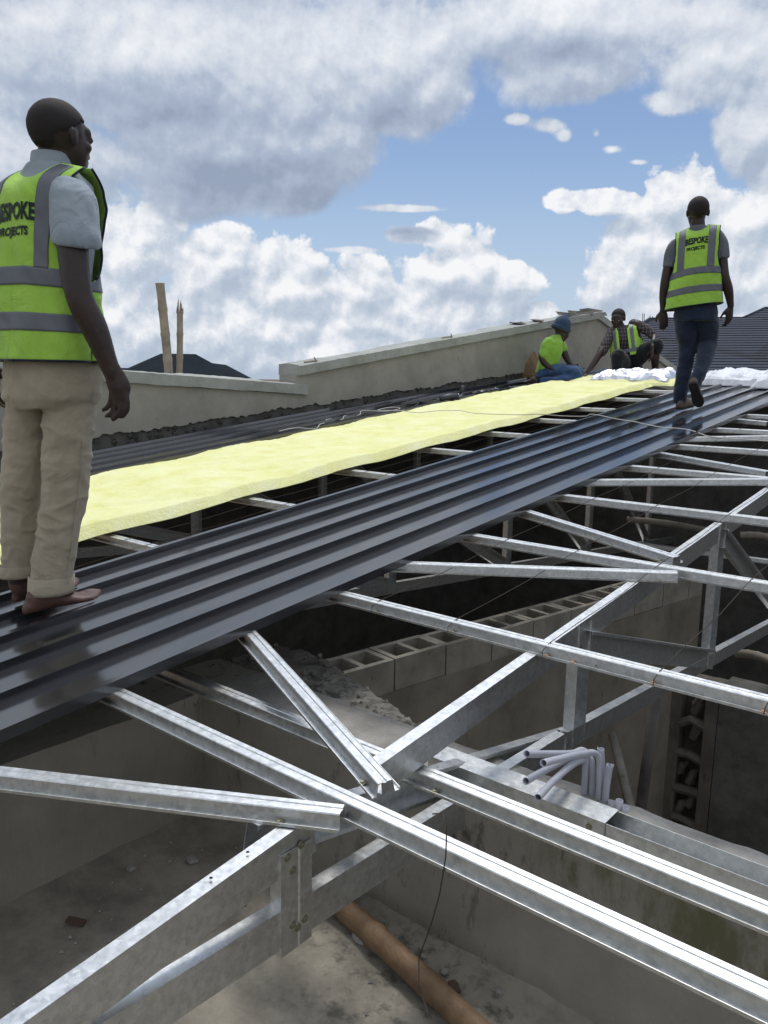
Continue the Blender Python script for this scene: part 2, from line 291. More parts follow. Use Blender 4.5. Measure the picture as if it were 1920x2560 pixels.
class MB:
    def __init__(s): s.v = []; s.f = []
    def add(s, vs_, fs):
        b = len(s.v); s.v += [V(v) for v in vs_]; s.f += [tuple(i + b for i in f) for f in fs]; return s
    def box(s, lo, hi, ax=None, org=None):
        ps = [V((x, y, z)) for x in (lo[0], hi[0]) for y in (lo[1], hi[1]) for z in (lo[2], hi[2])]
        if ax: ps = [org + ax[0] * p.x + ax[1] * p.y + ax[2] * p.z for p in ps]
        return s.add(ps, [(0, 1, 3, 2), (4, 6, 7, 5), (0, 4, 5, 1), (2, 3, 7, 6), (0, 2, 6, 4), (1, 5, 7, 3)])
    def tube(s, pts, r, n=8, cap=True):
        pts = [V(p) for p in pts]; rs = r if isinstance(r, (list, tuple)) else [r] * len(pts)
        rings = []; up = V((0, 0, 1))
        t0 = (pts[1] - pts[0]).normalized()
        a = t0.cross(up); a = a.normalized() if a.length > .1 else t0.cross(V((1, 0, 0))).normalized()
        for i, p in enumerate(pts):
            t = (pts[min(i + 1, len(pts) - 1)] - pts[max(i - 1, 0)]).normalized()
            a = (a - t * a.dot(t)).normalized(); b = t.cross(a)
            rings.append([p + (a * math.cos(k * 2 * math.pi / n) + b * math.sin(k * 2 * math.pi / n)) * rs[i] for k in range(n)])
        return s.loft(rings, cap)
    def loft(s, rings, cap=True):
        n = len(rings[0]); vs_ = [p for r in rings for p in r]; fs = []
        for i in range(len(rings) - 1):
            for k in range(n):
                fs.append((i * n + k, i * n + (k + 1) % n, (i + 1) * n + (k + 1) % n, (i + 1) * n + k))
        if cap: fs.append(tuple(range(n - 1, -1, -1))); fs.append(tuple((len(rings) - 1) * n + k for k in range(n)))
        return s.add(vs_, fs)
    def sweep(s, p0, p1, prof, up, th=.0016, segs=1, closed=False):
        """thin folded-steel profile [(side, up)...] swept from p0 to p1"""
        p0, p1, up = V(p0), V(p1), V(up); d = (p1 - p0).normalized()
        up = (up - d * up.dot(d)).normalized(); side = d.cross(up)
        n = len(prof); outer, inner = [], []
        for i in range(n):
            a = V(prof[max(i - 1, 0)]); b = V(prof[i]); c = V(prof[min(i + 1, n - 1)])
            t1 = (b - a).normalized() if (b - a).length > 0 else None; t2 = (c - b).normalized() if (c - b).length > 0 else None
            t1 = t1 or t2; t2 = t2 or t1
            n1 = V((-t1.y, t1.x)); n2 = V((-t2.y, t2.x)); m = (n1 + n2)
            m = m / max(.35, m.length ** 2 / 2)
            outer.append(b); inner.append(b - m * th)
        ring = outer + inner[::-1]; k = len(ring); vs_ = []; fs = []
        for i in range(segs + 1):
            p = p0.lerp(p1, i / segs)
            vs_ += [p + side * q.x + up * q.y for q in ring]
        for i in range(segs):
            for j in range(k):
                fs.append((i * k + j, i * k + (j + 1) % k, (i + 1) * k + (j + 1) % k, (i + 1) * k + j))
        for j in range(n - 1):
            fs.append((j, k - 1 - j, k - 2 - j, j + 1)); o = segs * k
            fs.append((o + j, o + j + 1, o + k - 2 - j, o + k - 1 - j))
        return s.add(vs_, fs)
    def prism(s, poly, d):
        n = len(poly); d = V(d); vs_ = [V(p) for p in poly] + [V(p) + d for p in poly]
        fs = [tuple(range(n)), tuple(range(2 * n - 1, n - 1, -1))] + [(i, i + n, (i + 1) % n + n, (i + 1) % n) for i in range(n)]
        return s.add(vs_, fs)
    def build(s, name, m=None, parent=None, sm=False, fix=True):
        me = bpy.data.meshes.new(name); me.from_pydata([tuple(v) for v in s.v], [], s.f); me.update()
        if fix:
            bm = bmesh.new(); bm.from_mesh(me); bmesh.ops.recalc_face_normals(bm, faces=bm.faces); bm.to_mesh(me); bm.free()
        return link(name, me, m, parent, sm)
def autosmooth(o, ang=40):
    me = o.data
    for p in me.polygons: p.use_smooth = True
    bm = bmesh.new(); bm.from_mesh(me)
    for e in bm.edges:
        if len(e.link_faces) == 2 and e.calc_face_angle(0) > math.radians(ang): e.smooth = False
        elif len(e.link_faces) != 2: e.smooth = False
    bm.to_mesh(me); bm.free(); return o
def bevel(o, w=.004, seg=2):
    md = o.modifiers.new('bevel', 'BEVEL'); md.width = w; md.segments = seg; md.limit_method = 'ANGLE'; md.angle_limit = math.radians(35); return o

SLOPE = 0.1099
def RZ(y): return -1.0 + SLOPE * y
RN = V((0, -SLOPE, 1)).normalized()        # roof normal
def on_roof(x, y, off=0.0, disp=True):
    r = rd(x, y) if disp else ray(x, y); return r * ((-1.0 + off) / (r.z - SLOPE * r.y))
def on(axis, v, x, y, disp=True):
    r = rd(x, y) if disp else ray(x, y); return r * (v / r[axis])
def crop(ox, oy, s): return lambda x, y: (ox + x / s, oy + y / s)
c5 = crop(0, 1350, 2.074); c6 = crop(700, 1350, 2.074); c7 = crop(1200, 1100, 2.304); c8 = crop(0, 1800, 1.659); c9 = crop(900, 1750, 1.626); c7p = crop(800, 1900, 4.74)
c3 = crop(1240, 450, 2.44); c2p = crop(1280, 720, 3.77); c4p = crop(200, 700, 2.765); c4 = crop(600, 750, 2.37); cw = crop(1600, 480, 3.8125); cm = crop(0, 200, 2.765); cl = crop(0, 850, 2.765); cb = crop(1280, 1840, 5.184)

# ------------------------------------------------------------------ ground
from_data('ground', [(-900, -900, -4.6), (900, -900, -4.6), (900, 1800, -4.6), (-900, 1800, -4.6)], [(0, 1, 2, 3)], GROUND); bpy.data.objects['ground']['kind'] = 'structure'

# ------------------------------------------------------------------ roof members
HAT = [(-.034, -.024), (-.034, -.030), (-.0225, -.030), (-.0185, -.002), (-.0165, 0), (-.005, 0), (-.003, -.002), (.003, -.002), (.005, 0), (.0165, 0), (.0185, -.002), (.0225, -.030), (.034, -.030), (.034, -.024)]
def screw(mb, p, nrm, r=.0048, h=.005):
    nrm = V(nrm).normalized(); a = nrm.orthogonal().normalized(); b = nrm.cross(a)
    def ring(rr, hh, n): return [p + (a * math.cos(k * 2 * math.pi / n) + b * math.sin(k * 2 * math.pi / n)) * rr + nrm * hh for k in range(n)]
    mb.loft([ring(r * 1.7, -.001, 12), ring(r * 1.7, .0015, 12)]); mb.loft([ring(r, .0, 6), ring(r, h, 6)])
def hat_member(p0, p1, name, label, cat, group=None, up=RN, screws=()):
    p0, p1 = V(p0), V(p1)
    e = empty(name, p0.lerp(p1, .5), label, cat, group)
    o = autosmooth(MB().sweep(p0, p1, HAT, up, segs=1).build('steel_section', GALV), 30); adopt(e, o)
    d = (p1 - p0).normalized(); side = d.cross(V(up)).normalized()
    if side.dot(V((0, -1, 0))) < 0: side = -side
    for (t, m) in screws:
        b = MB(); screw(b, p0 + d * t + side * .029 - V(up) * .027, V(up), .0050); adopt(e, b.build('screw', m))
    return e
# purlins run along X; each row's height on the slope was read off the photo
PUR = [(1.17, 'nearest silver purlin, crossing the foreground above the gutter wall'),
       (2.09, 'silver purlin with copper screws and tie wires, second from the gutter'),
       (2.955, 'third silver purlin up the slope, crossed by two short struts at the truss'),
       (3.81, 'fourth silver purlin up the slope from the gutter'),
       (4.665, 'fifth silver purlin up the slope, meeting a slanting strut at the right edge'),
       (5.46, 'sixth silver purlin up the slope'), (6.235, 'seventh silver purlin up the slope'),
       (7.0, 'eighth silver purlin up the slope, right of the walking man'), (7.78, 'ninth silver purlin, just below the heaps of foil'),
       (8.5, 'topmost silver purlin beside the foil heaps at the ridge')]
PG = 'parallel silver purlins across the open roof'
for i, (y, lb) in enumerate(PUR):
    x0, x1 = -5.35, 2.2
    sc = []
    if i == 1: sc = [(x + 5.35, BOLTC if k > 1 else BOLT) for k, x in enumerate((-1.72, -1.40, -1.06, -.975, -.74, -.46))]
    if i == 0: sc = [(5.35 - 1.085, BOLTC)]
    if i == 2: sc = [(5.35 - 1.03, BOLT)]
    hat_member((x0, y, RZ(y)), (x1, y, RZ(y)), 'purlin', lb, 'purlin', PG, screws=sc)
# short diagonal struts in plan, meeting the truss top chord
ST = [((0, 1665), (745, 1745), 'short strut from the left edge, cut end at the nearest purlin'), ((545, 1370), (832, 1690), 'steep strut from under the dark sheets down to the nearest purlin'),
      ((870, 1215), (1463, 1236), 'nearly level strut ending below the third purlin'), ((1145, 1105), (1462, 1203), 'strut slanting down from the sheets onto the third purlin'),
      ((1285, 1036), (1659, 1034), 'level strut just below the fifth purlin'), ((1419, 976), (1659, 1018), 'slanting strut above the fifth purlin at the right edge'),
      ((1488, 944), (1659, 941), 'thin level strut under the end of the white cable'), ((1584, 904), (1659, 911), 'farthest short strut near the right edge')]
for i, (a, b, lb) in enumerate(ST):
    p, q = on_roof(*a), on_roof(*b)
    if i == 0: q.y -= .008; p = p + (p - q) * .9
    else: p = p + (p - q) * .75
    for v in (p, q): v.z = RZ(v.y) + (.0015 if i % 2 else .001)
    hat_member(p, q, 'roof_strut', lb, 'strut', 'short diagonal struts between trusses', screws=[((q - p).length - (.13 if i == 0 else .06), BOLT if i < 4 else BOLTC)])

# C-section member in a vertical plane; reference line = top front (+X) edge
def CSEC(h=.085, w=.036, lip=.011): return [(-w, -lip), (-w, 0), (0, 0), (0, -h), (-w, -h), (-w, -h + lip)]
def csec(mb, p0, p1, h=.085, w=.036, back=True, lip=.011):
    d = (V(p1) - V(p0)).normalized(); up = V((0, 0, 1)); up = (up - d * up.dot(d)).normalized(); side = d.cross(up)
    prof = CSEC(h, w, lip)
    # the flanges must point away from +X when back, towards +X otherwise
    s = 1 if (side.x > 0) == back else -1
    mb.sweep(p0, p1, [(x * s, y) for x, y in (prof if s > 0 else prof)], up, th=.0016 * (1 if s > 0 else -1)); return mb
def zfun(a, b): return lambda y: a[1] + (b[1] - a[1]) * (y - a[0]) / (b[0] - a[0])
topz = lambda y: RZ(y) - .031
botz = lambda y: -1.145 - .0815 * (y - 2.45)
def truss(X, label, first=False):
    e = empty('roof_truss', (X, 3.0, botz(3.0)), label, 'roof truss', 'light steel roof trusses')
    def put(name, p0, p1, **k):
        o = csec(MB(), p0, p1, **k).build(name, GALV); adopt(e, o); return o
    if first:
        put('top_chord', (X, -.6, topz(-.6) + .004), (X, 1.115, topz(1.115) - .002))
        put('bottom_chord', (X, .10, -1.045), (X, 2.28, -1.13), h=.088)
        put('top_chord', (X, 1.335, topz(1.335) + .006), (X, 8.9, topz(8.9) - .03), h=.08)
        put('bottom_chord', (X - .10, 1.02, -.915), (X - .10, 2.50, -1.205), h=.085, back=False)
        put('bottom_chord', (X, 2.30, botz(2.30)), (X, 8.9, botz(8.9)), h=.065)
        # heel stiffener with screws
        st = MB().sweep((X + .002, 1.02, -1.185), (X + .002, 1.02, -.955), [(.03, .0), (0, 0), (0, .045), (.004, .049), (0, .053), (0, .085), (.03, .085)][::-1], (0, 1, 0), th=.002).build('heel_stiffener', GALV); adopt(e, st)
        b = MB()
        for (yy, zz) in ((1.035, -.965), (1.075, -.955), (1.05, -1.0), (1.05, -1.125), (1.065, -1.14), (1.085, -1.13)): 
            b = MB(); screw(b, V((X + .0045, yy, zz)), (1, 0, 0), .0052); adopt(e, b.build('screw', BOLT))
        for yy in (.86, .95):
            b = MB(); p = V((X - .018, yy, topz(yy) + .0052)); a = [p + V((math.cos(k * .785) * .0035, math.sin(k * .785) * .0035, 0)) for k in range(8)]
            b.loft([a, [q + V((0, 0, .0006)) for q in a]]); adopt(e, b.build('drill_hole', HOLE))
        # rounded gusset plate near the camera
        g = MB(); pts = [(X + .003, .27, -1.075), (X + .003, .27, -.985), (X + .003, .33, -.98), (X + .003, .365, -.995), (X + .003, .385, -1.02), (X + .003, .385, -1.08)]
        g.prism(pts, (.002, 0, 0)); adopt(e, g.build('gusset_plate', GALV))
        b = MB(); screw(b, V((X + .006, .345, -1.035)), (1, 0, 0), .006); adopt(e, b.build('screw', BOLT))
    else:
        put('top_chord', (X, -.2, topz(-.2)), (X, 8.9, topz(8.9))); put('bottom_chord', (X, 1.6, botz(1.6)), (X, 8.9, botz(8.9)), h=.07)
    ys = [2.34, 3.74, 5.14, 6.54, 7.94]
    for k, y in enumerate(ys):
        w = .085 if k < 2 and first else .07
        zb, zt = botz(y) - .065, topz(y) - .005
        o = MB().sweep((X + .003, y, zb), (X + .003, y, zt), [(-.0, .0), (.038, 0), (.038, w), (0, w)], (0, 1, 0), th=.0016).build('stud', GALV); adopt(e, o)
        if k + 1 < len(ys):
            p0 = V((X - .004, y + .05, topz(y) - .03)); p1 = V((X - .004, ys[k + 1] + .02, botz(ys[k + 1]) + .03))
            put('diagonal', p0, p1, h=.09, back=False, w=.03)
    return e
truss(-1.09, 'nearest steel truss, its chords rising from the bottom left corner', True)
truss(-3.02, 'steel truss glimpsed in the gap between dark sheets and insulation')
truss(-4.95, 'steel truss hidden in shadow under the yellow insulation')
truss(0.84, 'steel truss beyond the right edge of the open bay')

# purlin-like rail below the first one, and the channel lying on the gutter wall
pl0 = on(0, -1.09, *c7p(1200, 100), disp=False)
hat_member((-2.62, pl0.y, pl0.z), (2.2, pl0.y, pl0.z + .0), 'eaves_rail', 'silver rail below the nearest purlin, running over the gutter wall', 'rail', screws=[(2.62 - 1.03, BOLT)])
YW, ZW, ZF, XC = 1.70, -1.122, -1.58, -2.22
def zray(z, f): return on(2, z, *f, disp=False)
t0, t1 = zray(ZW + .03, c9(940, 395)), zray(ZW + .03, c9(1659, 680))
CH = [(-.035, .035), (-.035, 0), (.035, 0), (.035, .035)]
e = empty('wall_channel', (-.5, t0.y, ZW), 'open steel channel lying on top of the gutter wall, right of the conduits', 'channel')
yt = YW + .10
o = MB().sweep((-.80, yt, ZW + .006), (2.2, yt, ZW + .006), [(-.038, .045), (-.038, 0), (.038, 0), (.038, .045)], (0, 0, 1), th=-.002, segs=1).build('channel_section', GALV); adopt(e, o)
cvx = on(2, ZW + .055, 1115, 1862, disp=False).x
o = MB().sweep((cvx, yt - .002, ZW + .055), (-.72, yt - .002, ZW + .055), [(-.041, -.048), (-.041, 0), (.041, 0), (.041, -.048)], (0, 0, 1), th=.002).build('cover_section', GALV); adopt(e, o)
b = MB(); screw(b, V((-.76, yt - .0435, ZW + .03)), (0, -1, 0), .005); adopt(e, b.build('screw', BOLT))

# ------------------------------------------------------------------ gutter: floor, walls
def rough_slab(name, lo, hi, m, n=(40, 6), amp=.012, edge=.02, seed=0, z_only=True):
    """box whose top is a bumpy grid with ragged long edges"""
    mb = MB(); nx, ny = n; vs_ = []
    for i in range(nx + 1):
        for j in range(ny + 1):
            x = lo[0] + (hi[0] - lo[0]) * i / nx; y = lo[1] + (hi[1] - lo[1]) * j / ny
            q = noise.fractal(V((x * 6, y * 6, seed)), .9, 2.1, 5)
            z = hi[2] + q * amp
            if j == ny: y += (noise.noise(V((x * 9, seed, 1))) + .5 * noise.noise(V((x * 31, seed, 1)))) * edge; z -= .008
            if j == 0: z = hi[2] - abs(q) * amp * .4
            vs_.append((x, y, z))
    k = len(vs_); fs = []
    for i in range(nx):
        for j in range(ny): a = i * (ny + 1) + j; fs.append((a, a + ny + 1, a + ny + 2, a + 1))
    ring = [i * (ny + 1) for i in range(nx + 1)] + [nx * (ny + 1) + j for j in range(1, ny + 1)] + [i * (ny + 1) + ny for i in range(nx - 1, -1, -1)] + [j for j in range(ny - 1, 0, -1)]
    for q in ring: vs_.append((vs_[q][0], vs_[q][1], lo[2]))
    for i in range(len(ring)): fs.append((ring[i], ring[(i + 1) % len(ring)], k + (i + 1) % len(ring), k + i))
    fs.append(tuple(k + i for i in range(len(ring))))
    mb.add(vs_, fs); return mb.build(name, m)
# front gutter wall (along X), ragged mortar top
gw = rough_slab('gutter_wall', (XC - .0, YW, -4.6), (3.0, YW + .29, ZW), C_GUT, n=(150, 8), amp=.006, edge=.018)
gw.data.materials.append(C_BRK)
for p in gw.data.polygons:
    if p.normal.z > .5: p.material_index = 1
tag(gw, 'low grey plastered wall with green moss stains behind the gutter', 'wall')
gl = rough_slab('gutter_wall', (XC - .26, -2.0, -4.6), (XC - .002, YW + .29, ZW - .006), C_GUT, n=(8, 60), amp=.006, edge=0)
tag(gl, 'grey plastered gutter wall at the left, under the eaves of the dark sheets', 'wall')
# floor
mb = MB(); nx, ny = 110, 90; vs_ = []; fs = []
for i in range(nx + 1):
    for j in range(ny + 1):
        x = XC + (3.2 - XC) * i / nx; y = -2.0 + (YW + 2.0) * j / ny
        z = ZF + noise.fractal(V((x * 2.5, y * 2.5, 0)), .8, 2, 7) * .016 + max(0, noise.noise(V((x * 14, y * 14, 5))) - .35) * .03
        z += .015 * math.exp(-(YW - y) / .03) + .012 * math.exp(-(x - XC) / .03)
        vs_.append((x, y, z))
for i in range(nx):
    for j in range(ny): a = i * (ny + 1) + j; fs.append((a, a + ny + 1, a + ny + 2, a + 1))
mb.add(vs_, fs); fl = mb.build('floor', C_FLO, fix=False, sm=True); fl['kind'] = 'structure'
def rock(name, p, r, m, label=None, cat='rubble', group=None, squash=.6, seed=0):
    bm = bmesh.new(); bmesh.ops.create_icosphere(bm, subdivisions=2, radius=1)
    for v in bm.verts:
        q = 1 + .35 * noise.noise(v.co * 1.4 + V((seed, 0, 0))) + .15 * noise.noise(v.co * 4 + V((seed, 3, 0)))
        v.co = V((v.co.x * q * r, v.co.y * q * r * .8, v.co.z * q * r * squash))
    me = bpy.data.meshes.new(name); bm.to_mesh(me); bm.free()
    o = link(name, me, m); o.location = p; o.rotation_euler.z = seed * 1.7
    if label: tag(o, label, cat, group)
    return o
for i, (f, r) in enumerate((((812, 610), .0), )): pass
STN = [((905, 2345), .030), ((980, 2337), .014), ((942, 2240), .018), ((1475, 2515), .024), ((1130, 2340), .014), ((1235, 2330), .013), ((740, 2305), .012), ((570, 2185), .016), ((330, 2170), .016), ((480, 2150), .02), ((1110, 2430), .012), ((1360, 2490), .012), ((1060, 2390), .010), ((1250, 2480), .012)]
for i, (f, r) in enumerate(STN):
    p = on(2, ZF + r * .3, *f, disp=False); rock('concrete_chip', p, r, C_BRK, 'small pale chip of concrete lying on the gutter floor' if i else 'largest pale stone on the gutter floor beside the bamboo', 'stone', 'loose chips on the gutter floor', seed=i * 3.1)
mb = MB(); rs = random.Random(3)
for k in range(420):
    x = XC + rs.random() * 3.6; y = YW - abs(rs.gauss(0, .45)) - .02; r = .002 + rs.random() ** 3 * .008
    if y < -1.5: continue
    bmv = [V((1, 0, 0)), V((-.5, .87, 0)), V((-.5, -.87, 0)), V((0, 0, 1))]
    a = rs.random() * 6; c_, s_ = math.cos(a), math.sin(a)
    mb.add([(x + (v.x * c_ - v.y * s_) * r, y + (v.x * s_ + v.y * c_) * r, ZF + .004 + v.z * r) for v in bmv], [(0, 1, 3), (1, 2, 3), (2, 0, 3)])
tag(mb.build('grit', C_BRK), None, None, None, 'stuff')['label'] = 'fine grit and crumbs scattered over the gutter floor'

def bamboo(name, p0, p1, r, m, label, nodes=6, splinter=False, bend=.02, group=None):
    p0, p1 = V(p0), V(p1); pts, rs_ = [], []; n = nodes * 8
    side = (p1 - p0).orthogonal().normalized()
    for i in range(n + 1):
        t = i / n; k = (t * nodes) % 1.0; d = min(k, 1 - k) * (p1 - p0).length / nodes
        pts.append(p0.lerp(p1, t) + side * math.sin(t * 3.1) * bend); rs_.append(r * (1 + .10 * math.exp(-(d / (r * .35)) ** 2) - .03 * math.sin(k * 3.14)) * (1 - .08 * t))
    mb = MB(); mb.tube(pts, rs_, 14, cap=True)
    if splinter:
        d = (p1 - p0).normalized(); a = d.orthogonal().normalized(); b = d.cross(a)
        tip = pts[-1]
        for k in range(5):
            an = k * 1.25; q = tip + (a * math.cos(an) + b * math.sin(an)) * r * .8
            mb.tube([q - d * .02, q + d * (.02 + .05 * ((k * 37) % 5) / 4), q + d * (.035 + .09 * ((k * 37) % 5) / 4)], [r * .34, r * .22, r * .04], 5)
    o = mb.build(name, m, sm=True); tag(o, label, 'bamboo pole', group); return o
fb0 = on(2, ZF + .037, 880, 2292, disp=False); fb1 = on(2, ZF + .037, 1160, 2560, disp=False); dd = (fb1 - fb0)
bamboo('bamboo_pole', fb0 - dd * .25, fb0 + dd * 2.2, .035, BAMB, 'brown bamboo pole lying on the gutter floor', nodes=5, bend=.01)

# ------------------------------------------------------------------ parapet along the left verge
WA, WB = V((-5.97, 3.5, 0)), V((-5.17, 11.0, 0)); WD = (WB - WA).normalized(); WNn = V((WD.y, -WD.x, 0))   # normal towards the sheets
def on_wall(x, y, off=0.0):
    r = ray(x, y); q = WA + WNn * off; return r * (q.dot(WNn) / r.dot(WNn))
def wall_strip(mb, pts, off_f, off_b):
    """closed polygon on the wall plane, given thickness"""
    mb.prism([p + WNn * off_f for p in pts], WNn * (off_b - off_f)); return mb
topH = [on_wall(741, 938), on_wall(1300, 832), on_wall(1487, 797), on_wall(1530, 828), on_wall(1690, 935)]
topL = [on_wall(-160, 950), on_wall(0, 935), on_wall(319, 957), on_wall(741, 986)]
# face: plaster with ragged lower edge
def jag(y):
    return RZ(y) + .085 + .035 * noise.noise(V((y * 3.1, 0, 0))) + .030 * abs(noise.noise(V((y * 9, 2, 0)))) + .018 * noise.noise(V((y * 26, 5, 0)))
yN, yJ, yE = topL[0].y, topL[-1].y, topH[-1].y
def wp(y, z): t = (y - WA.y) / WD.y; p = WA + WD * t; return V((p.x, p.y, z))
low = []; yy = yE
while yy > yN: low.append(wp(yy, jag(yy) if yy < 10.6 else RZ(10.6) - .11 * (yy - 10.6) + .05)); yy -= .022
mb = MB(); up = topL + [V((topH[0].x, topH[0].y + .001, topH[0].z))] + topH[1:]
# build as quads from the top profile to the ragged line, so that the face is well formed
def topline(y):
    pts = topL if y < yJ else topH
    for a, b in zip(pts, pts[1:]):
        if a.y <= y <= b.y: return a.z + (b.z - a.z) * (y - a.y) / (b.y - a.y)
    return pts[-1].z if y > pts[-1].y else pts[0].z
low = low[::-1]; lv = []
par = empty('parapet_wall', wp(yJ, RZ(yJ) - .4), 'long beige plastered parapet wall with sloping coping on the left of the roof', 'wall')
for i, p in enumerate(low): lv += [p, V((p.x, p.y, max(topline(p.y), p.z + .02)))]
n = len(low); vs_ = [v + WNn * .022 for v in lv] + [v - WNn * .0 for v in lv]; fs = []
for i in range(n - 1):
    a, b_, c_, d_ = 2 * i, 2 * i + 1, 2 * i + 3, 2 * i + 2; o_ = 2 * n
    fs += [(a, d_, c_, b_), (a + o_, a, d_, d_ + o_)]
vs_plaster = vs_
adopt(par, MB().add(vs_, fs).build('plaster', C_PAR))
mb = MB()
for seg in (topL, topH):
    base = [wp(p.y, -4.6) for p in seg]
    mb.prism([p - V((0, 0, .004)) for p in seg] + base[::-1], -WNn * .23)
core = mb.build('blockwork', C_DRK); adopt(par, core)
core.data.materials.append(C_PAR)
for p in core.data.polygons:
    if p.normal.dot(WNn) < .5: p.material_index = 1
def coping(name, pts, h, seed):
    """overhanging coping following a top profile, with chipped edges"""
    mb = MB(); rings = []
    path = []
    for a, b in zip(pts, pts[1:]):
        m_ = max(2, int((b - a).length / .05)); path += [a.lerp(b, i / m_) for i in range(m_)]
    path.append(pts[-1])
    for i, p in enumerate(path):
        q = noise.noise(V((p.y * 5, seed, 0))) * .006; q2 = noise.noise(V((p.y * 17, seed, 3))) * .006; st = .012 * (math.floor(p.y * 1.15 + seed) % 2)
        rings.append([p + WNn * (.06 + q2) + V((0, 0, q)), p + WNn * (.062 + q) + V((0, 0, h + q2)), p + WNn * .03 + V((0, 0, h + .008 + q)), p - WNn * .12 + V((0, 0, h + .014 + st + q2)), p - WNn * .285 + V((0, 0, h + .005 + st - q)), p - WNn * .29 + V((0, 0, q))])
    mb.loft(rings); o = mb.build(name, C_COP); adopt(par, o); return o
hc = (on_wall(741, 914.6, .06) - on_wall(741, 938, .06)).z
coping('coping', [p for p in topH], hc, 1.0); coping('coping', topL[:-1] + [topL[-1] + WD * .1], (on_wall(741, 962, .06) - on_wall(741, 986, .06)).z, 2.0)
mb = MB(); mb.prism([wp(yJ - .03, topL[-1].z), wp(yJ + .06, topL[-1].z), wp(yJ + .06, topH[0].z), wp(yJ - .03, topH[0].z)], -WNn * .26)
o = mb.build('end_plaster', C_PAR); 
for v in o.data.vertices: v.co += WNn * .0235
adopt(par, o)
# loose broken blocks on the apex
for i, (x, y, r) in enumerate(((1425, 775, .13), (1452, 768, .10), (1478, 766, .12), (1492, 770, .10), (1345, 797, .09), (1300, 806, .09))):
    p = on_wall(x, y, -.05); p.z = topline(p.y) + hc + .03
    mb = MB(); rr = random.Random(i)
    mb.box((-r * 1.3, -r * .8, -.03), (r * 1.3, r * .8, .01 if i < 4 else -.01)); o = mb.build('broken_block', C_BRK)
    for v in o.data.vertices: v.co += V((rr.uniform(-.03, .03), rr.uniform(-.03, .03), rr.uniform(-.015, .03)))
    o.location = p; o.rotation_euler = (.12, 0, 1.5 + rr.uniform(-.4, .4)); tag(o, 'broken flat piece of block lying on the parapet coping near its peak', 'rubble', 'broken pieces on the parapet')
# small twigs / offcuts on the coping
for i, (x, y) in enumerate(((1105, 842), (760, 905))):
    p = on_wall(x, y, -.02); p.z = topline(p.y) + hc + .02
    mb = MB(); mb.tube([p, p + V((.05, .12, .02)), p + V((.0, .25, .0))], .008, 5); mb.tube([p + V((.05, .12, .02)), p + V((.09, .05, .05))], .006, 5)
    tag(mb.build('wood_scrap', BAMBG), 'small scrap of wood on the parapet coping' + (' halfway up' if i == 0 else ' at its lower end'), 'scrap')
# ragged mortar lumps in the dark strip at the foot of the parapet
mb = MB(); rs = random.Random(11)
for k in range(260):
    y = rs.uniform(yN, 10.3); z = RZ(y) + rs.uniform(-.02, .19); p = wp(y, z) + WNn * .004; r = rs.uniform(.01, .035)
    a = [V((math.cos(q) * rs.uniform(.6, 1.1), math.sin(q) * rs.uniform(.6, 1.5), 0)) * r for q in (0, 1, 2, 3, 4, 5)]
    mb.add([p + WD * v.x + V((0, 0, v.y)) for v in a] + [p + WNn * r * .6], [(i, (i + 1) % 6, 6) for i in range(6)])
adopt(par, mb.build('mortar_lumps', concrete('mortar_lump', (.085, .08, .07), (.04, .04, .036), scale=8)))

# ------------------------------------------------------------------ roofing sheets
RIBH = .029
def sheet_profile(width, ribs, pitch, near_x):
    """from the near (+X) edge towards -X: [(x, z)]"""
    pr = [(near_x, -.002)]
    x = near_x - .003; pr += [(x, RIBH)]
    for i in range(ribs):
        x -= .024 if i else .024; pr.append((x, RIBH)); x -= .004; pr.append((x, .003))
        pan = pitch - .024 - .008
        if i == ribs - 1: break
        x -= pan; pr.append((x, .003)); x -= .004; pr.append((x, RIBH))
    return pr
def sheet(name, near_x, y0, y1, ribs, pitch, label, group=None):
    prof = sheet_profile(0, ribs, pitch, near_x); mb = MB(); n = len(prof); vs_ = []; fs = []
    m_ = 60
    for i in range(m_ + 1):
        y = y0 + (y1 - y0) * i / m_
        for (x, z) in prof: vs_.append(V((x, y, RZ(y))) + RN * (z + .0012 * noise.noise(V((x * 7, y * 1.7, 3)))))
    for i in range(m_):
        for k in range(n - 1): a = i * n + k; fs.append((a, a + n, a + n + 1, a + 1))
    mb.add(vs_, fs); o = mb.build(name, SHEET, fix=False); md = o.modifiers.new('thickness', 'SOLIDIFY'); md.thickness = .0012; md.offset = 1
    tag(o, label, 'roofing sheet', group); return o
s1 = sheet('roofing_sheet', -1.905, .30, 9.15, 6, .2045, 'dark ribbed roofing sheet laid up the slope, with both standing men on it', 'long dark ribbed roofing sheets')
s2 = sheet('roofing_sheet', -4.62, .30, 10.75, 6, .215, 'dark ribbed roofing sheet along the parapet, beyond the yellow insulation', 'long dark ribbed roofing sheets')

# ------------------------------------------------------------------ insulation blanket
def insul_extra(t, b, co):
    n = N(t, 'ShaderNodeTexNoise', ins={'Scale': 5.0, 'Detail': 9.0, 'Roughness': .65}); L(t, co, n.inputs['Vector'])
    r = t.nodes.new('ShaderNodeValToRGB'); e = r.color_ramp.elements
    e[0].position = .30; e[0].color = (.73, .71, .29, 1); e[1].position = .50; e[1].color = (.79, .785, .40, 1)
    e2 = e.new(.72); e2.color = (.83, .83, .53, 1)
    L(t, n.outputs[0], r.inputs[0]); L(t, r.outputs[0], b.inputs['Base Color'])
    n2 = N(t, 'ShaderNodeTexNoise', ins={'Scale': 60.0, 'Detail': 6.0, 'Roughness': .7}); L(t, co, n2.inputs['Vector'])
    bp = N(t, 'ShaderNodeBump', ins={'Strength': .8, 'Distance': .010}); L(t, n2.outputs[0], bp.inputs['Height']); L(t, bp.outputs[0], b.inputs['Normal'])
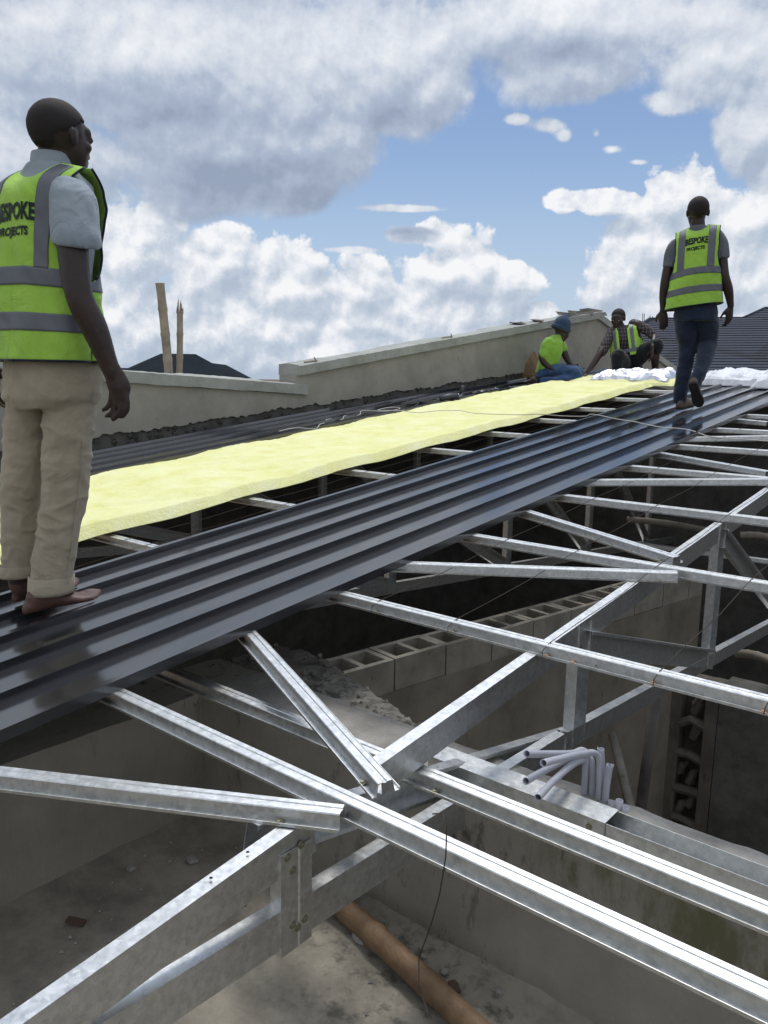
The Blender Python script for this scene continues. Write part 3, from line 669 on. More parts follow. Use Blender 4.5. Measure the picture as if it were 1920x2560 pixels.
INS = mat('glass_wool', (.82, .82, .42), .95, 0, .1, extra=insul_extra)
def blanket(name, x0, x1, y0, y1, th, label, seed=0, m=INS, nx=44, ny=330, base=.0):
    vs_ = []; fs = []; rows = []
    for i in range(ny + 1):
        v = i / ny; y = y0 + (y1 - y0) * v
        eN = .010 * noise.noise(V((y * 1.3, seed, 0))) + .010 * noise.noise(V((y * 6, seed, 0))); eF = .016 * noise.noise(V((y * 1.6, seed, 8))) + .016 * noise.noise(V((y * 7, seed, 8)))
        ring = []
        for k in range(nx + 1):
            u = k / nx; x = (x0 + eN) + (x1 + eF - x0 - eN) * u
            eu = min(u, 1 - u) * abs(x1 - x0); ed = 1 - math.exp(-eu / .011)
            sag = -.012 * (0.5 - 0.5 * math.cos(2 * math.pi * (y - 1.17) / .86))
            q = .006 * noise.fractal(V((x * 3.2, y * 2.2, seed)), 1, 2, 4) + .004 * noise.noise(V((x * 9, y * 30, 2))) - .012 * max(0, .12 - abs(noise.noise(V((x * 2.5, y * 1.2, seed + 5))))) / .12 + .004 * noise.noise(V((x * 22, y * 22, seed)))
            z = th * (.25 + .75 * ed) + q * ed + sag + base
            if v < .01 or v > .992: z *= .6
            ring.append(V((x, y, RZ(y))) + RN * z)
        for k in range(nx, -1, -1):
            u = k / nx; x = (x0 + eN) + (x1 + eF - x0 - eN) * u
            sag = -.012 * (0.5 - 0.5 * math.cos(2 * math.pi * (y - 1.17) / .86)); eu = min(u, 1 - u) * abs(x1 - x0)
            ring.append(V((x + (.006 if u < .5 else -.006) * (eu < .01), y, RZ(y))) + RN * (.004 + sag + base + (.012 * math.exp(-eu / .03))))
        rows.append(ring)
    mb = MB(); mb.loft(rows); o = mb.build(name, m, sm=True); tag(o, label, 'insulation'); return o
blanket('insulation_blanket', -3.40, -4.63, .2, 8.75, .072, 'long pale yellow glass wool blanket rolled out between the dark sheets', base=.002)

# ------------------------------------------------------------------ tie wires
WIRE = mat('rusty_wire', (.06, .045, .035), .7, .5)
wx = [(-1.735, 'first'), (-1.41, 'second'), (-1.07, 'third'), (-.735, 'fourth'), (-.455, 'fifth')]
wl = ['tie wire nearest the dark sheet, running up the slope over the purlins', 'second tie wire from the dark sheet, hooked on a screw', 'tie wire hooked on the purlin where the truss passes under it', 'tie wire rising from the screw just right of the truss', 'rightmost tie wire, rising from the copper screw near the right edge']
for (x, _), lb in zip(wx, wl):
    pts = [V((x, 2.055, RZ(2.055) - .028)), V((x + .002, 2.052, RZ(2.05) - .010)), V((x + .004, 2.09, RZ(2.09) + .002))]
    ys = [2.3, 2.6, 2.955, 3.4, 3.81, 4.3, 4.665, 5.46, 6.235, 7.0, 8.5]
    for k, y in enumerate(ys): pts.append(V((x + .010 * noise.noise(V((y * 2, x, 0))), y, RZ(y) + .002 - (.010 if y in (2.3, 2.6, 3.4, 4.3) else 0))))
    tag(MB().tube(pts, .0013, 5).build('tie_wire', WIRE, sm=True), lb, 'wire', 'tie wires over the purlins')
for k, x in enumerate((-3.10, -3.27)):
    pts = [V((x, y, RZ(y) + .002 - (.008 if i % 2 else 0))) for i, y in enumerate([1.17, 1.6, 2.09, 2.5, 2.955, 3.4, 3.81, 4.665, 5.46, 6.235, 7.0, 7.78])]
    tag(MB().tube(pts, .0012, 5).build('tie_wire', WIRE, sm=True), 'tie wire in the gap beside the ' + ('dark sheet' if k == 0 else 'yellow insulation'), 'wire', 'tie wires over the purlins')
# wire hanging from the foreground purlin to the bamboo
w0 = on(1, 1.13, 950, 1755); 
hp = [on(1, 1.19, 935, 1758), on(1, 1.14, 955, 1757), on(1, 1.12, 965, 1785), on(1, 1.12, 963, 1850), on(1, 1.16, 950, 1930), on(1, 1.2, 935, 1985), on(1, 1.2, 905, 2070), on(1, 1.1, 905, 2130), on(1, 1.02, 925, 2190)]
tag(MB().tube(hp, .0014, 6).build('tie_wire', WIRE, sm=True), 'loose tie wire dangling from the nearest purlin down to the bamboo pole', 'wire')

# ------------------------------------------------------------------ cables
CABW = mat('white_cable', (.50, .48, .43), .5)
CABD = mat('dark_cable', (.03, .03, .03), .5)
def spline(pts, n=6):
    out = []; P = [pts[0]] + list(pts) + [pts[-1]]
    for i in range(1, len(P) - 2):
        a, b, c, d = P[i - 1], P[i], P[i + 1], P[i + 2]
        for k in range(n):
            t = k / n; out.append(.5 * ((2 * b) + (c - a) * t + (2 * a - 5 * b + 4 * c - d) * t * t + (3 * b - a - 3 * c + d) * t ** 3))
    out.append(P[-2]); return out
cz = crop(1300, 900, 2.676)
front = [(120, 366, .085), (0, 362, .085), (-140, 350, .085)][::-1]
pz = [on_roof(*c4(x, y), off=.082, disp=False) for x, y in ((960, 655), (1050, 668), (1160, 657), (1300, 655), (1400, 672), (1659, 680))]
pz += [on_roof(*cz(x, y), off=o, disp=False) for x, y, o in ((120, 362, .06), (300, 375, .02), (435, 376, .012), (470, 363, .04), (540, 372, .035), (640, 394, .036), (760, 412, .036), (850, 432, .036), (960, 452, .036), (1060, 458, .036), (1140, 470, .036), (1200, 490, .02), (1260, 510, .006), (1380, 524, .006), (1480, 530, .01), (1659, 543, .006), (1900, 560, .006))]
tag(MB().tube(spline(pz), .0036, 7).build('cable', CABW, sm=True), 'thin white cable lying across the dark sheet and insulation behind the walking man', 'cable')
pz = [on_roof(*c4(x, y), off=o, disp=False) for x, y, o in ((230, 778, .034), (290, 764, .034), (350, 758, .034), (420, 764, .03), (455, 760, .03), (472, 738, .034), (500, 728, .012), (515, 708, .034), (560, 706, .01), (606, 708, .02), (618, 688, .034), (660, 690, .012), (710, 678, .03), (716, 660, .036), (760, 655, .036), (850, 660, .036), (930, 650, .036), (945, 640, .036), (900, 636, .036), (840, 645, .036), (820, 655, .036), (900, 655, .036), (960, 658, .036), (1050, 666, .036))]
tag(MB().tube(spline(pz), .004, 7).build('cable', CABW, sm=True), 'white cable looped over the ribs of the far dark sheet', 'cable')
pz = [on_roof(*c4(x, y), off=.036, disp=False) for x, y in ((1030, 632), (1060, 608), (1000, 615), (1000, 588), (1050, 580), (1075, 603), (1110, 600), (1150, 585), (1190, 596), (1240, 575))]
tag(MB().tube(spline(pz), .005, 7).build('cable', CABD, sm=True), 'dark cable of the power tool lying on the far sheet', 'cable')
# power tool on the far sheet
TOOL = mat('tool_plastic', (.05, .055, .06), .5); TOOL2 = mat('tool_metal', (.30, .30, .31), .35, .8)
p = on_roof(*c4(1238, 578), off=.06, disp=False)
e = empty('angle_grinder', p, 'dark power tool lying on the far sheet beside the insulation', 'power tool')
adopt(e, MB().tube([p + V((.0, -.14, -.01)), p + V((.01, 0, .01)), p + V((.02, .12, .015))], [.026, .034, .030], 10).build('tool_body', TOOL, sm=True),
      MB().tube([p + V((.02, .11, .0)), p + V((.02, .17, .02)), p + V((.02, .19, .0))], [.030, .032, .02], 10).build('gear_head', TOOL2, sm=True),
      MB().tube([p + V((.02, .16, -.035)), p + V((.02, .16, -.028))], [.062, .062], 20).build('disc', TOOL2),
      MB().tube([p + V((.03, .15, .03)), p + V((.08, .14, .12))], [.014, .017], 8).build('side_handle', TOOL, sm=True))
for i, (x, y) in enumerate(((1385, 553), (1400, 550), (1437, 545), (1475, 540), (1490, 535), (1515, 530), (1412, 510), (1600, 518), (1625, 520))):
    p = on_roof(*c4(x, y), off=.035, disp=False); rock('scrap', p, .022 + .010 * (i % 3), TOOL, 'small dark offcut lying on the far sheet near the seated worker', 'scrap', 'dark offcuts on the far sheet', .5, i * 2.3)

# ------------------------------------------------------------------ conduits
PVC = mat('grey_pvc', (.44, .45, .50), .4, 0, .5, var=(.36, .37, .42), scale=12)
PVCI = mat('pvc_inside', (.10, .11, .12), .8)
def pipe(name, pts, r, label, open_end=True, group='bent grey conduits'):
    pts = spline(pts, 6); mb = MB(); mb.tube(pts, r, 14, cap=not open_end); o = mb.build(name, PVC, sm=True)
    if open_end:
        md = o.modifiers.new('wall', 'SOLIDIFY'); md.thickness = .0014; md.offset = -1
    return tag(o, label, 'pipe', group)
Yb = YW + .25
def cbp(x, y, Y): f = cb(x, y); return on(1, Y, *f, disp=False)
r_ = 8.3 * (cbp(1000, 400, Yb).dot(R2)) / 2000
dn = lambda p: V((p.x, p.y, ZW - .05))
for pts, lb in ((((190, 232, -.30), (500, 232, -.18), (780, 225, -.06), (900, 185, -.01), (970, 240, 0), (955, 400, 0), (940, 640, 0)), 'topmost bent conduit, its open end pointing left'),
                (((405, 352, -.34), (650, 290, -.24), (900, 235, -.10), (1060, 220, -.02), (1130, 300, .0), (1135, 480, 0), (1128, 700, 0)), 'second bent conduit, the one with the widest bend'),
                (((180, 585, -.30), (400, 460, -.20), (640, 340, -.08), (880, 260, .0), (1010, 290, .01), (1040, 420, .01), (1036, 670, .01)), 'bent conduit with the lowest open end on the left'),
                (((335, 800, -.34), (520, 600, -.22), (720, 420, -.1), (860, 330, -.03), (950, 330, 0), (950, 420, 0.01), (948, 640, .01)), 'bent conduit slanting down behind the second rail')):
    P3 = [cbp(x, y, Yb + d) for x, y, d in pts]; pipe('conduit', P3 + [dn(P3[-1])], r_, lb)
def stub(pts, lb, seed):
    P3 = [cbp(x, y, Yb + d) for x, y, d in pts]; P3 = P3 + [dn(P3[-1])]
    mb = MB(); mb.tube(spline(P3, 4), r_ * 1.05, 14, cap=False); o = mb.build('conduit', PVC, sm=True)
    for k in range(14): o.data.vertices[k].co.z += .012 * noise.noise(V((k * .9, seed, 0)))
    md = o.modifiers.new('wall', 'SOLIDIFY'); md.thickness = .0013; md.offset = -1; tag(o, lb, 'pipe', 'bent grey conduits')
stub([(1150, 160, .03), (1165, 400, .03), (1172, 720, .03)], 'straight conduit with a torn top end behind the bent ones', 1)
stub([(1270, 372, .0), (1240, 540, .0), (1215, 740, .0)], 'short leaning conduit stub with a broken top, rightmost', 2)
for i, (x, y) in enumerate(((1295, 755), (1400, 735), (1480, 812))):
    f = cb(x, y); p = on(1, YW + .245, *f, disp=False); p.z = ZW + .004; mb = MB(); mb.tube([p - V((0, 0, .08)), p + V((0, 0, .006 + .012 * (i == 1)))], r_ * 1.1, 14, cap=False); o = mb.build('conduit_end', PVC, sm=True)
    md = o.modifiers.new('wall', 'SOLIDIFY'); md.thickness = .0015; md.offset = -1
    tag(o, 'open conduit end cut off flush with the ragged wall top, ' + ('leftmost of three', 'middle of three', 'rightmost of three')[i], 'pipe')

# ------------------------------------------------------------------ bamboo poles behind the parapet
def behind(x, y): f = c4p(x, y); return on_wall(f[0], f[1], -.55)
a, b_ = behind(600, 660), behind(552, 22); bamboo('bamboo_pole', a - (b_ - a) * 1.2, b_, 15.0 * (a.dot(R2)) / 2000 * .78, BAMBG, 'thicker and taller bamboo pole standing behind the parapet', nodes=8)
a, b_ = behind(673, 660), behind(690, 215); bamboo('bamboo_pole', a - (b_ - a) * 1.5, b_, 10.5 * (a.dot(R2)) / 2000 * .80, BAMBG, 'thinner bamboo pole with a splintered tip behind the parapet', nodes=7, splinter=True)

# ------------------------------------------------------------------ rooms under the trusses
zb = -1.75
A0 = on(2, zb, *c6(300, 702), disp=False); A1 = on(2, zb, *c6(1370, 400), disp=False); AD = (A1 - A0).normalized(); AN = V((AD.y, -AD.x, 0))
def block_wall(name, p, d, nrm, length, top, m, label, hollow=True, th=.27):
    """wall of hollow blocks; top course shows its open cells"""
    mb = MB(); up = V((0, 0, 1)); rs = random.Random(int(length * 100)); e = empty(name, V((p.x, p.y, -4.5)), label, 'wall')
    Lb = .46; x = 0; k = 0
    while x < length - .1:
        l = min(Lb, length - x) - .012; zt = top + rs.uniform(-.006, .006)
        if hollow:
            w = .040; cell = (l - 3 * w) / 2
            for s0, s1 in ((0, w), (w + cell, 2 * w + cell), (l - w, l)): mb.box((x + s0, -th + w, zt - .21), (x + s1, -w, zt), (d, nrm, up), p * 1 - V((0, 0, p.z)))
            mb.box((x, -w, zt - .21), (x + l, 0, zt), (d, nrm, up), V((p.x, p.y, 0))); mb.box((x, -th, zt - .21), (x + l, -th + w, zt), (d, nrm, up), V((p.x, p.y, 0)))
        else: mb.box((x, -th, zt - .21), (x + l, 0, zt), (d, nrm, up), V((p.x, p.y, 0)))
        x += Lb; k += 1
    o = mb.build('top_course', C_BLK); adopt(e, o)
    mb = MB(); mb.box((0, -th + .004, -4.6), (length, -.004, top - .215), (d, nrm, up), V((p.x, p.y, 0)))
    adopt(e, mb.build('wall_body', m)); return e
block_wall('block_wall', A0, AD, AN, 2.35, zb, C_ROOM, 'wall of hollow blocks with open cells, running back under the trusses')
q = A0 + AD * 2.37 + AN * -.05
block_wall('block_wall', q, AD, AN, 2.1, zb - .03, C_ROOM, 'farther stretch of hollow block wall beyond the mortar joint')
# broad rough concrete between gutter wall and block wall
pol = [on(2, ZW - .02, *c6(x, y), disp=False) for x, y in ((60, 655), (230, 690), (420, 790), (600, 890), (740, 945), (700, 1000), (500, 1040), (0, 850), (-200, 760))]
cen = sum(pol, V()) / len(pol)
mb = MB(); nn = 160; vs_ = []; fs = []
x0, x1, y0, y1 = -2.45, -1.30, YW + .20, YW + .62
def slab_edge(x): return YW + .62 - .34 * max(0, min(1, (x + 2.2) / .9)) + .010 * noise.noise(V((x * 8, 0, 0))) + .012 * noise.noise(V((x * 40, 4, 0)))
for i in range(nn + 1):
    for j in range(13):
        x = x0 + (x1 - x0) * i / nn; yy = y0 + (slab_edge(x) - y0) * min(j, 11) / 11
        z = ZW - .02 + .012 * noise.fractal(V((x * 9, yy * 9, 2)), .7, 2.2, 6) - .02 * max(0, noise.noise(V((x * 11, yy * 11, 9))) - .15) - (.02 if j == 11 else 0); 
        if j == 12: z = -1.9
        vs_.append((x, yy, z))
for i in range(nn):
    for j in range(12): a = i * 13 + j; fs.append((a, a + 13, a + 14, a + 1))
mb.add(vs_, fs); rs = random.Random(4)
for k in range(160):
    x = rs.uniform(x0, x1); q = V((x, rs.uniform(y0, slab_edge(x) - .02), ZW - .018)); r = .003 + .010 * rs.random() ** 3
    mb.tube([q - V((r, 0, 0)), q + V((0, rs.uniform(-.4, .4) * r, r * .5)), q + V((r, 0, 0))], [r * .5, r, r * .3], 5)
o = mb.build('concrete_beam', concrete('beam_mortar', (.25, .235, .205), (.13, .125, .11), (.05, .05, .045), scale=9.0, streak=False, st=(.48, .6, .8)), fix=False); tag(o, 'rough broken concrete beam top behind the gutter wall corner', 'beam')
# room floor and the other walls
o = from_data('floor', [(-6.0, 1.9, -4.42), (4, 1.9, -4.42), (4, 12, -4.42), (-6.0, 12, -4.42)], [(0, 1, 2, 3)], C_ROOM); o['kind'] = 'structure'
def box_wall(name, lo, hi, m, label): return tag(MB().box(lo, hi).build(name, m), label, 'wall')
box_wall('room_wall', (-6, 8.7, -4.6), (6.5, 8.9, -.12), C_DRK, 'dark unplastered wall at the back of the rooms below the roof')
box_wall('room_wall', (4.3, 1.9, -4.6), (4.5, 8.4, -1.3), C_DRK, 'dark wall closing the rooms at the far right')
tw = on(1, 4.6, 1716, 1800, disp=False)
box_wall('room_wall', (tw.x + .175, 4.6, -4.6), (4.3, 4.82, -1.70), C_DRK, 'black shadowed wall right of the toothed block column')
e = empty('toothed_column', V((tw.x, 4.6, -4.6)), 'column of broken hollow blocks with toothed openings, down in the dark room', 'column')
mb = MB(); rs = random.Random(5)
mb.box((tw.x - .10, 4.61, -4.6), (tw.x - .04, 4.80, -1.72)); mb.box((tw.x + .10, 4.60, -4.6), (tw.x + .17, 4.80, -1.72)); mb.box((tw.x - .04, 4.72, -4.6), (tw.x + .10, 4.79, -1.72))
COLM = concrete('shaded_block', (.13, .115, .095), (.08, .07, .06), (.03, .028, .025), scale=6)  # darker than the other blocks: the room's shade is put into the colour
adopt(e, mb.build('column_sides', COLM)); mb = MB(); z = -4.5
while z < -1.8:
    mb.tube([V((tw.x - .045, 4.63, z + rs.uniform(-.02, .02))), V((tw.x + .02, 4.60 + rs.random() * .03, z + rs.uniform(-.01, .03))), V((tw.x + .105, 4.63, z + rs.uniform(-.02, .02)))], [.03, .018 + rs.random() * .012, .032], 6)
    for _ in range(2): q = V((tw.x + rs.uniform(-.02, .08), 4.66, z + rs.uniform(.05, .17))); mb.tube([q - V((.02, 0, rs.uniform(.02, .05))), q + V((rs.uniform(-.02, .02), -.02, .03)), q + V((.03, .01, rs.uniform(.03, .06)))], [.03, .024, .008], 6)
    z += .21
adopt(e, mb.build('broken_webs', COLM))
# props standing in the room
for i, (a, b_, r) in enumerate((((1640, 1740), (1606, 1990), .03), ((1538, 1860), (1568, 1985), .025))):
    p0 = on(1, 3.9, *a, disp=False); p1 = on(1, 3.9 if i == 0 else 3.6, *b_, disp=False); d = (p1 - p0)
    tag(MB().tube([p0 - d * .2, p1 + d * .9], r, 8).build('timber_prop', C_DRK, sm=True), 'dark prop standing in the room' + (' left of the toothed column' if i == 0 else ', thin and leaning, at the wall corner'), 'prop')
for i, (a, b_) in enumerate(((c7(1480, 1228), c7(1700, 1285)), (c7(850, 458), c7(1300, 520)), (c7(1500, 548), c7(1700, 570)))):
    p0, p1 = on(1, 5.6 if i == 0 else 7.4, *a, disp=False), on(1, 5.4 if i == 0 else 7.4, *b_, disp=False)
    bamboo('bamboo_pole', p0, p1, .030, C_ROOM, ('bamboo pole down in the dark room at the right edge', 'bamboo pole deep under the trusses behind the stud', 'short visible bamboo at the right edge, deep under the purlins')[i], nodes=4)
for i in range(9):
    x = -1.6 + i * .34; tag(MB().tube([V((x, 7.9, -4.4)), V((x + .05, 7.95, -1.25))], .035, 7).build('timber_prop', BAMB, sm=True), 'upright prop in the row deep in the shadow at the back of the rooms', 'prop', 'row of props at the back')
rs = random.Random(9)
for k in range(26):
    p = V((rs.uniform(-1.0, 1.2), rs.uniform(2.6, 5.5), -4.40)); rock('debris', p, rs.uniform(.02, .06), C_BRK, 'small lump of debris on the dark room floor', 'debris', 'debris on the room floor', seed=k * 1.3)
# ceiling runner seen below the third purlin
r0, r1 = on(2, -1.28, *c7(860, 582), disp=False), on(2, -1.28, *c7(1700, 692), disp=False)
hat_member(r0, V((r1.x, r1.y, -1.28)), 'ceiling_runner', 'lower silver runner tied to the bottom chords, behind the third purlin', 'runner', up=V((0, 0, 1)))

# ------------------------------------------------------------------ foil, spare insulation and sack near the ridge
def foil_mat(name, col, rough, metal, bump, bs):
    def ex(t, b, co):
        v = N(t, 'ShaderNodeTexVoronoi', ins={'Scale': bs}); n = N(t, 'ShaderNodeTexNoise', ins={'Scale': bs * .6, 'Detail': 6.0, 'Distortion': 1.0}); L(t, co, n.inputs['Vector'])
        mx = t.nodes.new('ShaderNodeVectorMath'); mx.operation = 'MULTIPLY_ADD'; L(t, n.outputs['Color'], mx.inputs[0]); mx.inputs[1].default_value = (.1, .1, .1); L(t, co, mx.inputs[2]); L(t, mx.outputs[0], v.inputs['Vector'])
        bp = N(t, 'ShaderNodeBump', ins={'Strength': bump, 'Distance': .03}); L(t, v.outputs['Distance'], bp.inputs['Height']); L(t, bp.outputs[0], b.inputs['Normal'])
    return mat(name, col, rough, metal, .5, extra=ex)
FOIL = foil_mat('aluminium_foil', (.66, .67, .71), .38, .8, .25, 7.0)
FLUFF = foil_mat('white_sheeting', (.74, .75, .79), .6, .0, .2, 8.0)
def mound(name, x0, x1, y0, y1, h, m, seed, rag=.05, base=.0, nx=70, ny=26, crump=.5):
    vs_ = []; fs = []
    for i in range(nx + 1):
        for j in range(ny + 1):
            u, v = i / nx, j / ny
            x = x0 + (x1 - x0) * u + rag * noise.noise(V((v * 5, seed, 0))) * (1 if u < .5 else -1); y = y0 + (y1 - y0) * v + rag * noise.noise(V((u * 8, seed, 4)))
            e1 = max(0, 1 - (2 * v - 1) ** 4) ** .6; e2 = max(0, 1 - (2 * u - 1) ** 8) ** .6
            q = noise.noise(V((x * 5, y * 6, seed))); q2 = abs(noise.noise(V((x * 11, y * 13, seed)))); q3 = abs(noise.noise(V((x * 20, y * 20, seed))))
            z = h * e1 * e2 * (1 + crump * (.8 * q + .7 * q2 + .15 * q3 - .3)) + base
            vs_.append(V((x, y, RZ(y) + z)))
    for i in range(nx):
        for j in range(ny): a = i * (ny + 1) + j; fs.append((a, a + ny + 1, a + ny + 2, a + 1))
    ring = [i * (ny + 1) for i in range(nx + 1)] + [nx * (ny + 1) + j for j in range(1, ny + 1)] + [i * (ny + 1) + ny for i in range(nx - 1, -1, -1)] + [j for j in range(ny - 1, 0, -1)]
    k = len(vs_); vs_ += [V((vs_[q].x, vs_[q].y, RZ(vs_[q].y) + base * .6 - .0)) for q in ring]
    for i in range(len(ring)): fs.append((ring[i], ring[(i + 1) % len(ring)], k + (i + 1) % len(ring), k + i))
    return from_data(name, vs_, fs, m, None, False)
fy = 9.0
fa, fb_ = on(1, fy, *c2p(470, 900), disp=False).x, on(1, fy, *c2p(1545, 860), disp=False).x
e = empty('folded_insulation', V(((fa + fb_) / 2, fy + .2, RZ(fy + .2))), 'folded piece of yellow insulation topped with crumpled silver foil near the ridge', 'insulation')
o1 = mound('yellow_layer', fa, fb_, fy - .10, fy + .55, .065, INS, 3, rag=.06, base=.0, crump=.25)
o2 = mound('foil_layer', fa + (fb_ - fa) * .27, fb_ - .10, fy - .02, fy + .60, .085, FOIL, 8, rag=.07, base=.055, crump=.8)
adopt(e, o1, o2)
wa = on(1, 9.0, *crop(1240, 450, 2.44)(1235, 1200), disp=False).x
o = mound('foil_heap', wa, wa + .75, 8.95, 9.6, .13, FLUFF, 14, rag=.05, base=.02, crump=.5); tag(o, 'heap of crumpled silver-white foil at the sheet ends, right of the walking man', 'foil')
o = mound('plastic_heap', wa + .62, wa + 2.0, 8.70, 9.5, .20, FLUFF, 21, rag=.10, base=.03, crump=.5); tag(o, 'fluffy heap of white sheeting at the right edge of the roof', 'plastic sheeting')
SACK = mat('brown_paper', (.26, .155, .075), .8, var=(.15, .09, .05), scale=6, bump=.6, bscale=25)
sp = on_roof(*c2p(165, 850), disp=False)
mb = MB(); rings = []
for k in range(9):
    t = k / 8; z = .34 * t; rr = (.17, .18, .175, .165, .15, .14, .12, .10, .07)[k]
    rings.append([sp + V((math.cos(a) * rr * (1 + .25 * noise.noise(V((math.cos(a) * 2, math.sin(a) * 2, z * 7)))) - .05 * t, math.sin(a) * rr * (1 + .3 * noise.noise(V((math.cos(a) * 2, math.sin(a) * 2, z * 6 + 5)))), z + .03 * math.sin(a * 2) * t)) for a in [i * math.pi / 10 for i in range(20)]])
mb.loft(rings); tag(mb.build('paper_sack', SACK, sm=False), 'crumpled brown paper sack standing beside the seated worker', 'sack')

# ------------------------------------------------------------------ neighbouring houses
def tile_extra(t, b, co):
    s = t.nodes.new('ShaderNodeTexBrick'); s.inputs['Scale'].default_value = 1.0; s.inputs['Color1'].default_value = (.034, .044, .070, 1); s.inputs['Color2'].default_value = (.022, .030, .050, 1); s.inputs['Mortar'].default_value = (.02, .024, .035, 1)
    s.inputs['Brick Width'].default_value = .42; s.inputs['Row Height'].default_value = .37; s.inputs['Mortar Size'].default_value = .02
    n = N(t, 'ShaderNodeTexNoise', ins={'Scale': 6.0, 'Detail': 8.0}); L(t, co, n.inputs['Vector'])
    mx = t.nodes.new('ShaderNodeMix'); mx.data_type = 'RGBA'; mx.blend_type = 'MULTIPLY'; mx.inputs[0].default_value = .5; L(t, s.outputs[0], mx.inputs[6]); L(t, n.outputs[0], mx.inputs[7]); L(t, mx.outputs[2], b.inputs['Base Color'])
TILE = mat('blue_grey_steel_tiles', (.06, .07, .10), .7, .0, .2, extra=tile_extra)
TEAL = mat('charcoal_roof', (.015, .021, .027), .85, 0, .05, var=(.011, .016, .021), scale=3)
HWALL = concrete('house_render', (.36, .33, .27), (.30, .27, .22), (.2, .18, .15), scale=.6)
def far(x, y, dist): r = ray(x, y); return r * (dist / r.dot(R2))
def tiled_face(name, tl, tr, bl, br, rows, m):
    mb = MB(); nrm = (tr - tl).cross(bl - tl).normalized(); 
    if nrm.z < 0: nrm = -nrm
    for k in range(rows):
        t0, t1 = k / rows, (k + 1) / rows
        a, b_, c_, d_ = tl.lerp(bl, t0), tr.lerp(br, t0), tr.lerp(br, t1) + nrm * .03, tl.lerp(bl, t1) + nrm * .03
        mb.add([a, b_, c_, d_, tl.lerp(bl, t1) - nrm * .01, tr.lerp(br, t1) - nrm * .01], [(0, 1, 2, 3), (3, 2, 5, 4)])
    return mb.build(name, m, fix=False)
ha = empty('house', far(1800, 950, 40), 'neighbouring house with a blue-grey steel tile roof at the right', 'house')
tl, tr, bl, br = far(1625, 798, 44), far(2250, 790, 44), far(1440, 926, 36.5), far(2500, 926, 36.5)
f1 = tiled_face('roof', tl, tr, bl, br, 21, TILE)
pk, pk2 = far(1912, 771, 46), far(2150, 771, 46)
mb = MB(); vl = far(1857, 796, 44.2)
f2 = tiled_face('roof', pk, pk2, far(1850, 800, 43.9), far(2230, 800, 43.9), 5, TILE)
f3 = from_data('roof', [tl, bl, far(1560, 900, 52), far(1640, 800, 48)], [(0, 1, 2, 3)], TILE)
f4 = MB().tube([tl, bl], .12, 6).build('hip_cap', TILE); f5 = MB().tube([tl, vl, pk, pk2], .10, 6).build('ridge_cap', TILE)
wl_ = MB().prism([bl + V((0, 0, -.05)), br + V((0, 0, -.05)), V((br.x, br.y, -4.6)), V((bl.x, bl.y, -4.6))], (-.3, .3, 0)).build('wall', HWALL)
adopt(ha, f1, f2, f3, f4, f5, wl_)
for i, (x, y0, y1) in enumerate(((1230, 240, 340), (1244, 243, 340), (1298, 257, 310), (1322, 267, 305))):
    a, b_ = c2p(x, y1), c2p(x + 3, y0); tag(MB().tube([far(*a, 52), far(*b_, 52)], .022, 6).build('rebar', WIRE), 'thin starter bar poking up beyond the blue-grey roof, ' + ('leftmost of four', 'second of four from the left', 'third of four from the left', 'rightmost of four')[i], 'rebar')
hb = empty('house', far(480, 1000, 34), 'dark charcoal hipped roof of a house beyond the left parapet', 'house')
def hip(name, r0, r1, e0, e1, m, dR=36, dE=32, ye=990):
    a, b_ = far(*r0, dR), far(*r1, dR); c_, d_ = far(*e0, dE), far(*e1, dE); g, h_ = far(e0[0], e0[1], dR * 1.12), far(e1[0], e1[1], dR * 1.12)
    g.z = c_.z; h_.z = d_.z
    return from_data(name, [a, b_, c_, d_, g, h_], [(0, 1, 3, 2), (0, 2, 4), (1, 5, 3), (1, 0, 4, 5), (2, 3, 5, 4)], m)
h1 = hip('roof', (402, 884), (489, 885), (215, 975), (690, 1008), TEAL); h2 = hip('roof', (522, 906.5), (565, 912), (430, 985), (700, 992), TEAL, 34, 31)
h3 = hip('roof', (60, 915), (318, 920), (-120, 990), (480, 1000), TEAL, 35, 32)
w_ = MB().box((-1, -1, 0), (1, 1, 1)); wv = far(450, 1000, 36)
hwb = MB().box((wv.x - 9, wv.y - 2, -4.6), (wv.x + 6, wv.y + 6, wv.z - 1.5)).build('wall', HWALL)
adopt(hb, h1, h2, h3, hwb)

CHIP = mat('dark_wood', (.085, .05, .032), .8)
for i, (x, y, l, a) in enumerate(((190, 2303, .028, .5), (1135, 2468, .020, -.6))):
    p = on(2, ZF + .012, x, y, disp=False); mb = MB(); mb.box((-l, -.010, -.003), (l, .010, .004)); mb.box((-l * .7, .010, -.003), (l * .9, .013, .002)); o = mb.build('wood_chip', CHIP); o.location = p; o.rotation_euler = (.05, .08, a)
    tag(o, 'brown sliver of wood on the gutter floor, ' + ('at the far left', 'right of the bamboo pole')[i], 'wood chip')

